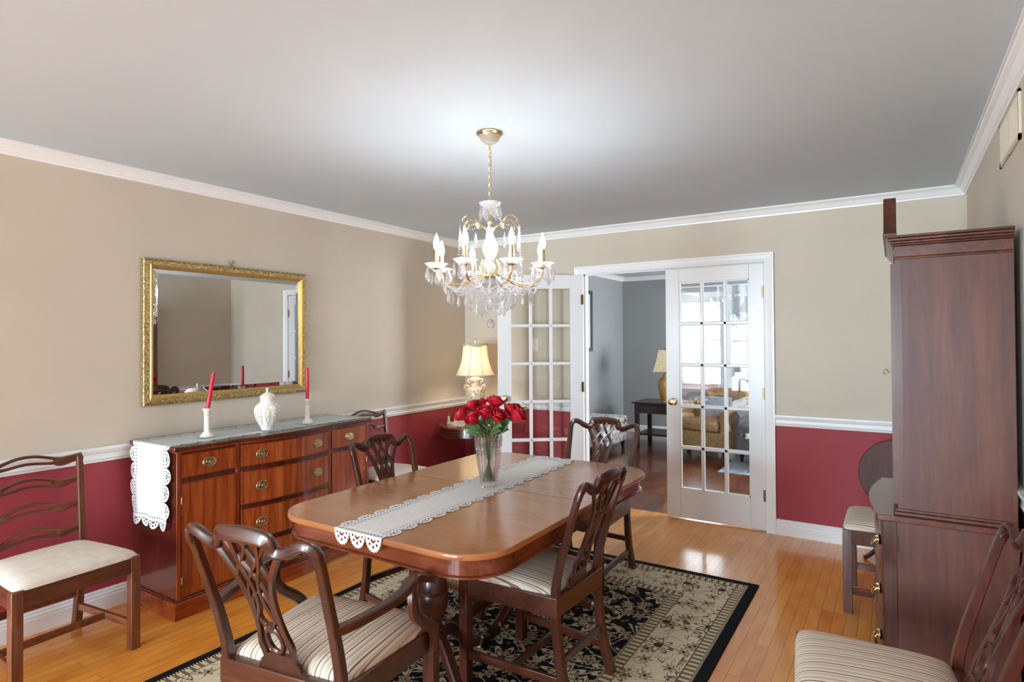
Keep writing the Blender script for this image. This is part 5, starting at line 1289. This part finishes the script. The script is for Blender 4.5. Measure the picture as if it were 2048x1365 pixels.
obj('shelf', MB().box(0.02, ew - 0.02, 0.02, ed - 0.02, 0.15, 0.175), 'espresso', t)
t = thing('table_lamp', 'unlit lamp with square tan shade and mustard urn base on the dark end table', 'lamp', (1.00, 8.02, eh))
obj('urn_base', MB().lathe(crm([(0.055, 0.0), (0.055, 0.02), (0.075, 0.08), (0.098, 0.19), (0.098, 0.27), (0.072, 0.315), (0.030, 0.335), (0.026, 0.365), (0.036, 0.380)], 3), 24), 'urn_gold', t)
obj('lamp_stem', MB().tube([(0, 0, 0.38), (0, 0, 0.715)], 0.006, 8).ball((0, 0, 0.72), 0.012), 'steel', t)
sq = [(-1, -1), (1, -1), (1, 1), (-1, 1)]
vs = []
for h_, r_ in ((0.415, 0.165), (0.55, 0.12), (0.705, 0.085)): vs += [(a * r_, b * r_, h_) for a, b in sq]
obj('lamp_shade', MB().add(vs, [(k * 4 + i, k * 4 + (i + 1) % 4, (k + 1) * 4 + (i + 1) % 4, (k + 1) * 4 + i) for k in range(2) for i in range(4)]), 'shade_old', t, solid=0.003, smooth=False).rotation_euler = (0, 0, R(20))
# armchair and wing chair
def club(name, loc, rz, mat, label, back_h=0.86, w_=0.76, pillow=True):
    t = thing(name, label, 'armchair', loc, rz)
    obj('seat_base', MB().box(-0.33, 0.36, -w_ / 2 + 0.02, w_ / 2 - 0.02, 0.11, 0.32), mat, t, bevel=0.02, seg=3)
    obj('seat_cushion', MB().box(-0.22, 0.39, -w_ / 2 + 0.13, w_ / 2 - 0.13, 0.325, 0.46), mat, t, bevel=0.045, seg=4)
    for s_ in (-1, 1):
        obj('armrest', MB().sweep(crm([(-0.30, s_ * (w_ / 2 - 0.06), 0.34), (-0.28, s_ * (w_ / 2 - 0.055), 0.62), (-0.1, s_ * (w_ / 2 - 0.055), 0.60), (0.20, s_ * (w_ / 2 - 0.055), 0.57), (0.35, s_ * (w_ / 2 - 0.055), 0.53)], 4), 0.12, 0.12, (0, 1, 0), 12, 0.9).box(-0.30, 0.355, s_ * (w_ / 2 - 0.055) - 0.05, s_ * (w_ / 2 - 0.055) + 0.05, 0.12, 0.56), mat, t, angle=50)
    obj('backrest', MB().grid(14, 14, lambda u, v: (-0.25 - 0.12 * v - 0.04 * (1 - (2 * u - 1) ** 2), (2 * u - 1) * (w_ / 2 - 0.05) * (1 - 0.12 * v ** 3), 0.32 + (back_h - 0.32) * v * (1 - 0.08 * (2 * u - 1) ** 4))), mat, t, solid=0.13, bevel=0.03, seg=3)
    for a, b in ((0.31, -1), (0.31, 1), (-0.29, -1), (-0.29, 1)): obj('foot', MB().lathe([(0.014, 0), (0.022, 0.05), (0.028, 0.112)], 12, (a, b * (w_ / 2 - 0.08), 0)), 'espresso', t)
    return t
club('upholstered_armchair', (1.71, 7.78, 0), R(-105), 'tan_damask', 'tan damask armchair seen through the panes of the closed door', back_h=0.80)
o = obj('throw_pillow', MB().grid(12, 12, lambda u, v: ((2 * u - 1) * 0.20, 0.06 * max(0, (1 - (2 * u - 1) ** 4) * (1 - (2 * v - 1) ** 4)) ** 0.5, (2 * v - 1) * 0.13)).grid(12, 12, lambda u, v: ((2 * u - 1) * 0.20, -0.06 * max(0, (1 - (2 * u - 1) ** 4) * (1 - (2 * v - 1) ** 4)) ** 0.5, (2 * v - 1) * 0.13)), 'blue_pillow')
o.location = (1.73, 7.80, 0.595); o.rotation_euler = (R(-18), 0, R(-14)); tag(o, 'pale blue-grey cushion on the seat of the tan armchair', 'pillow')
club('wing_chair', (2.55, 7.35, 0.009), R(-140), 'grey_fabric', 'grey upholstered armchair beyond the tan one, mostly hidden by the door stile', back_h=1.05, w_=0.74)
o = obj('accent_rug', MB().box(-0.55, 0.55, -0.85, 0.85, 0, 0.008), 'small_rug'); o.location = (2.56, 7.55, 0.0005); o.rotation_euler = (0, 0, 0)
tag(o, 'pale abstract rug on the dark living room floor behind the closed door', 'rug')
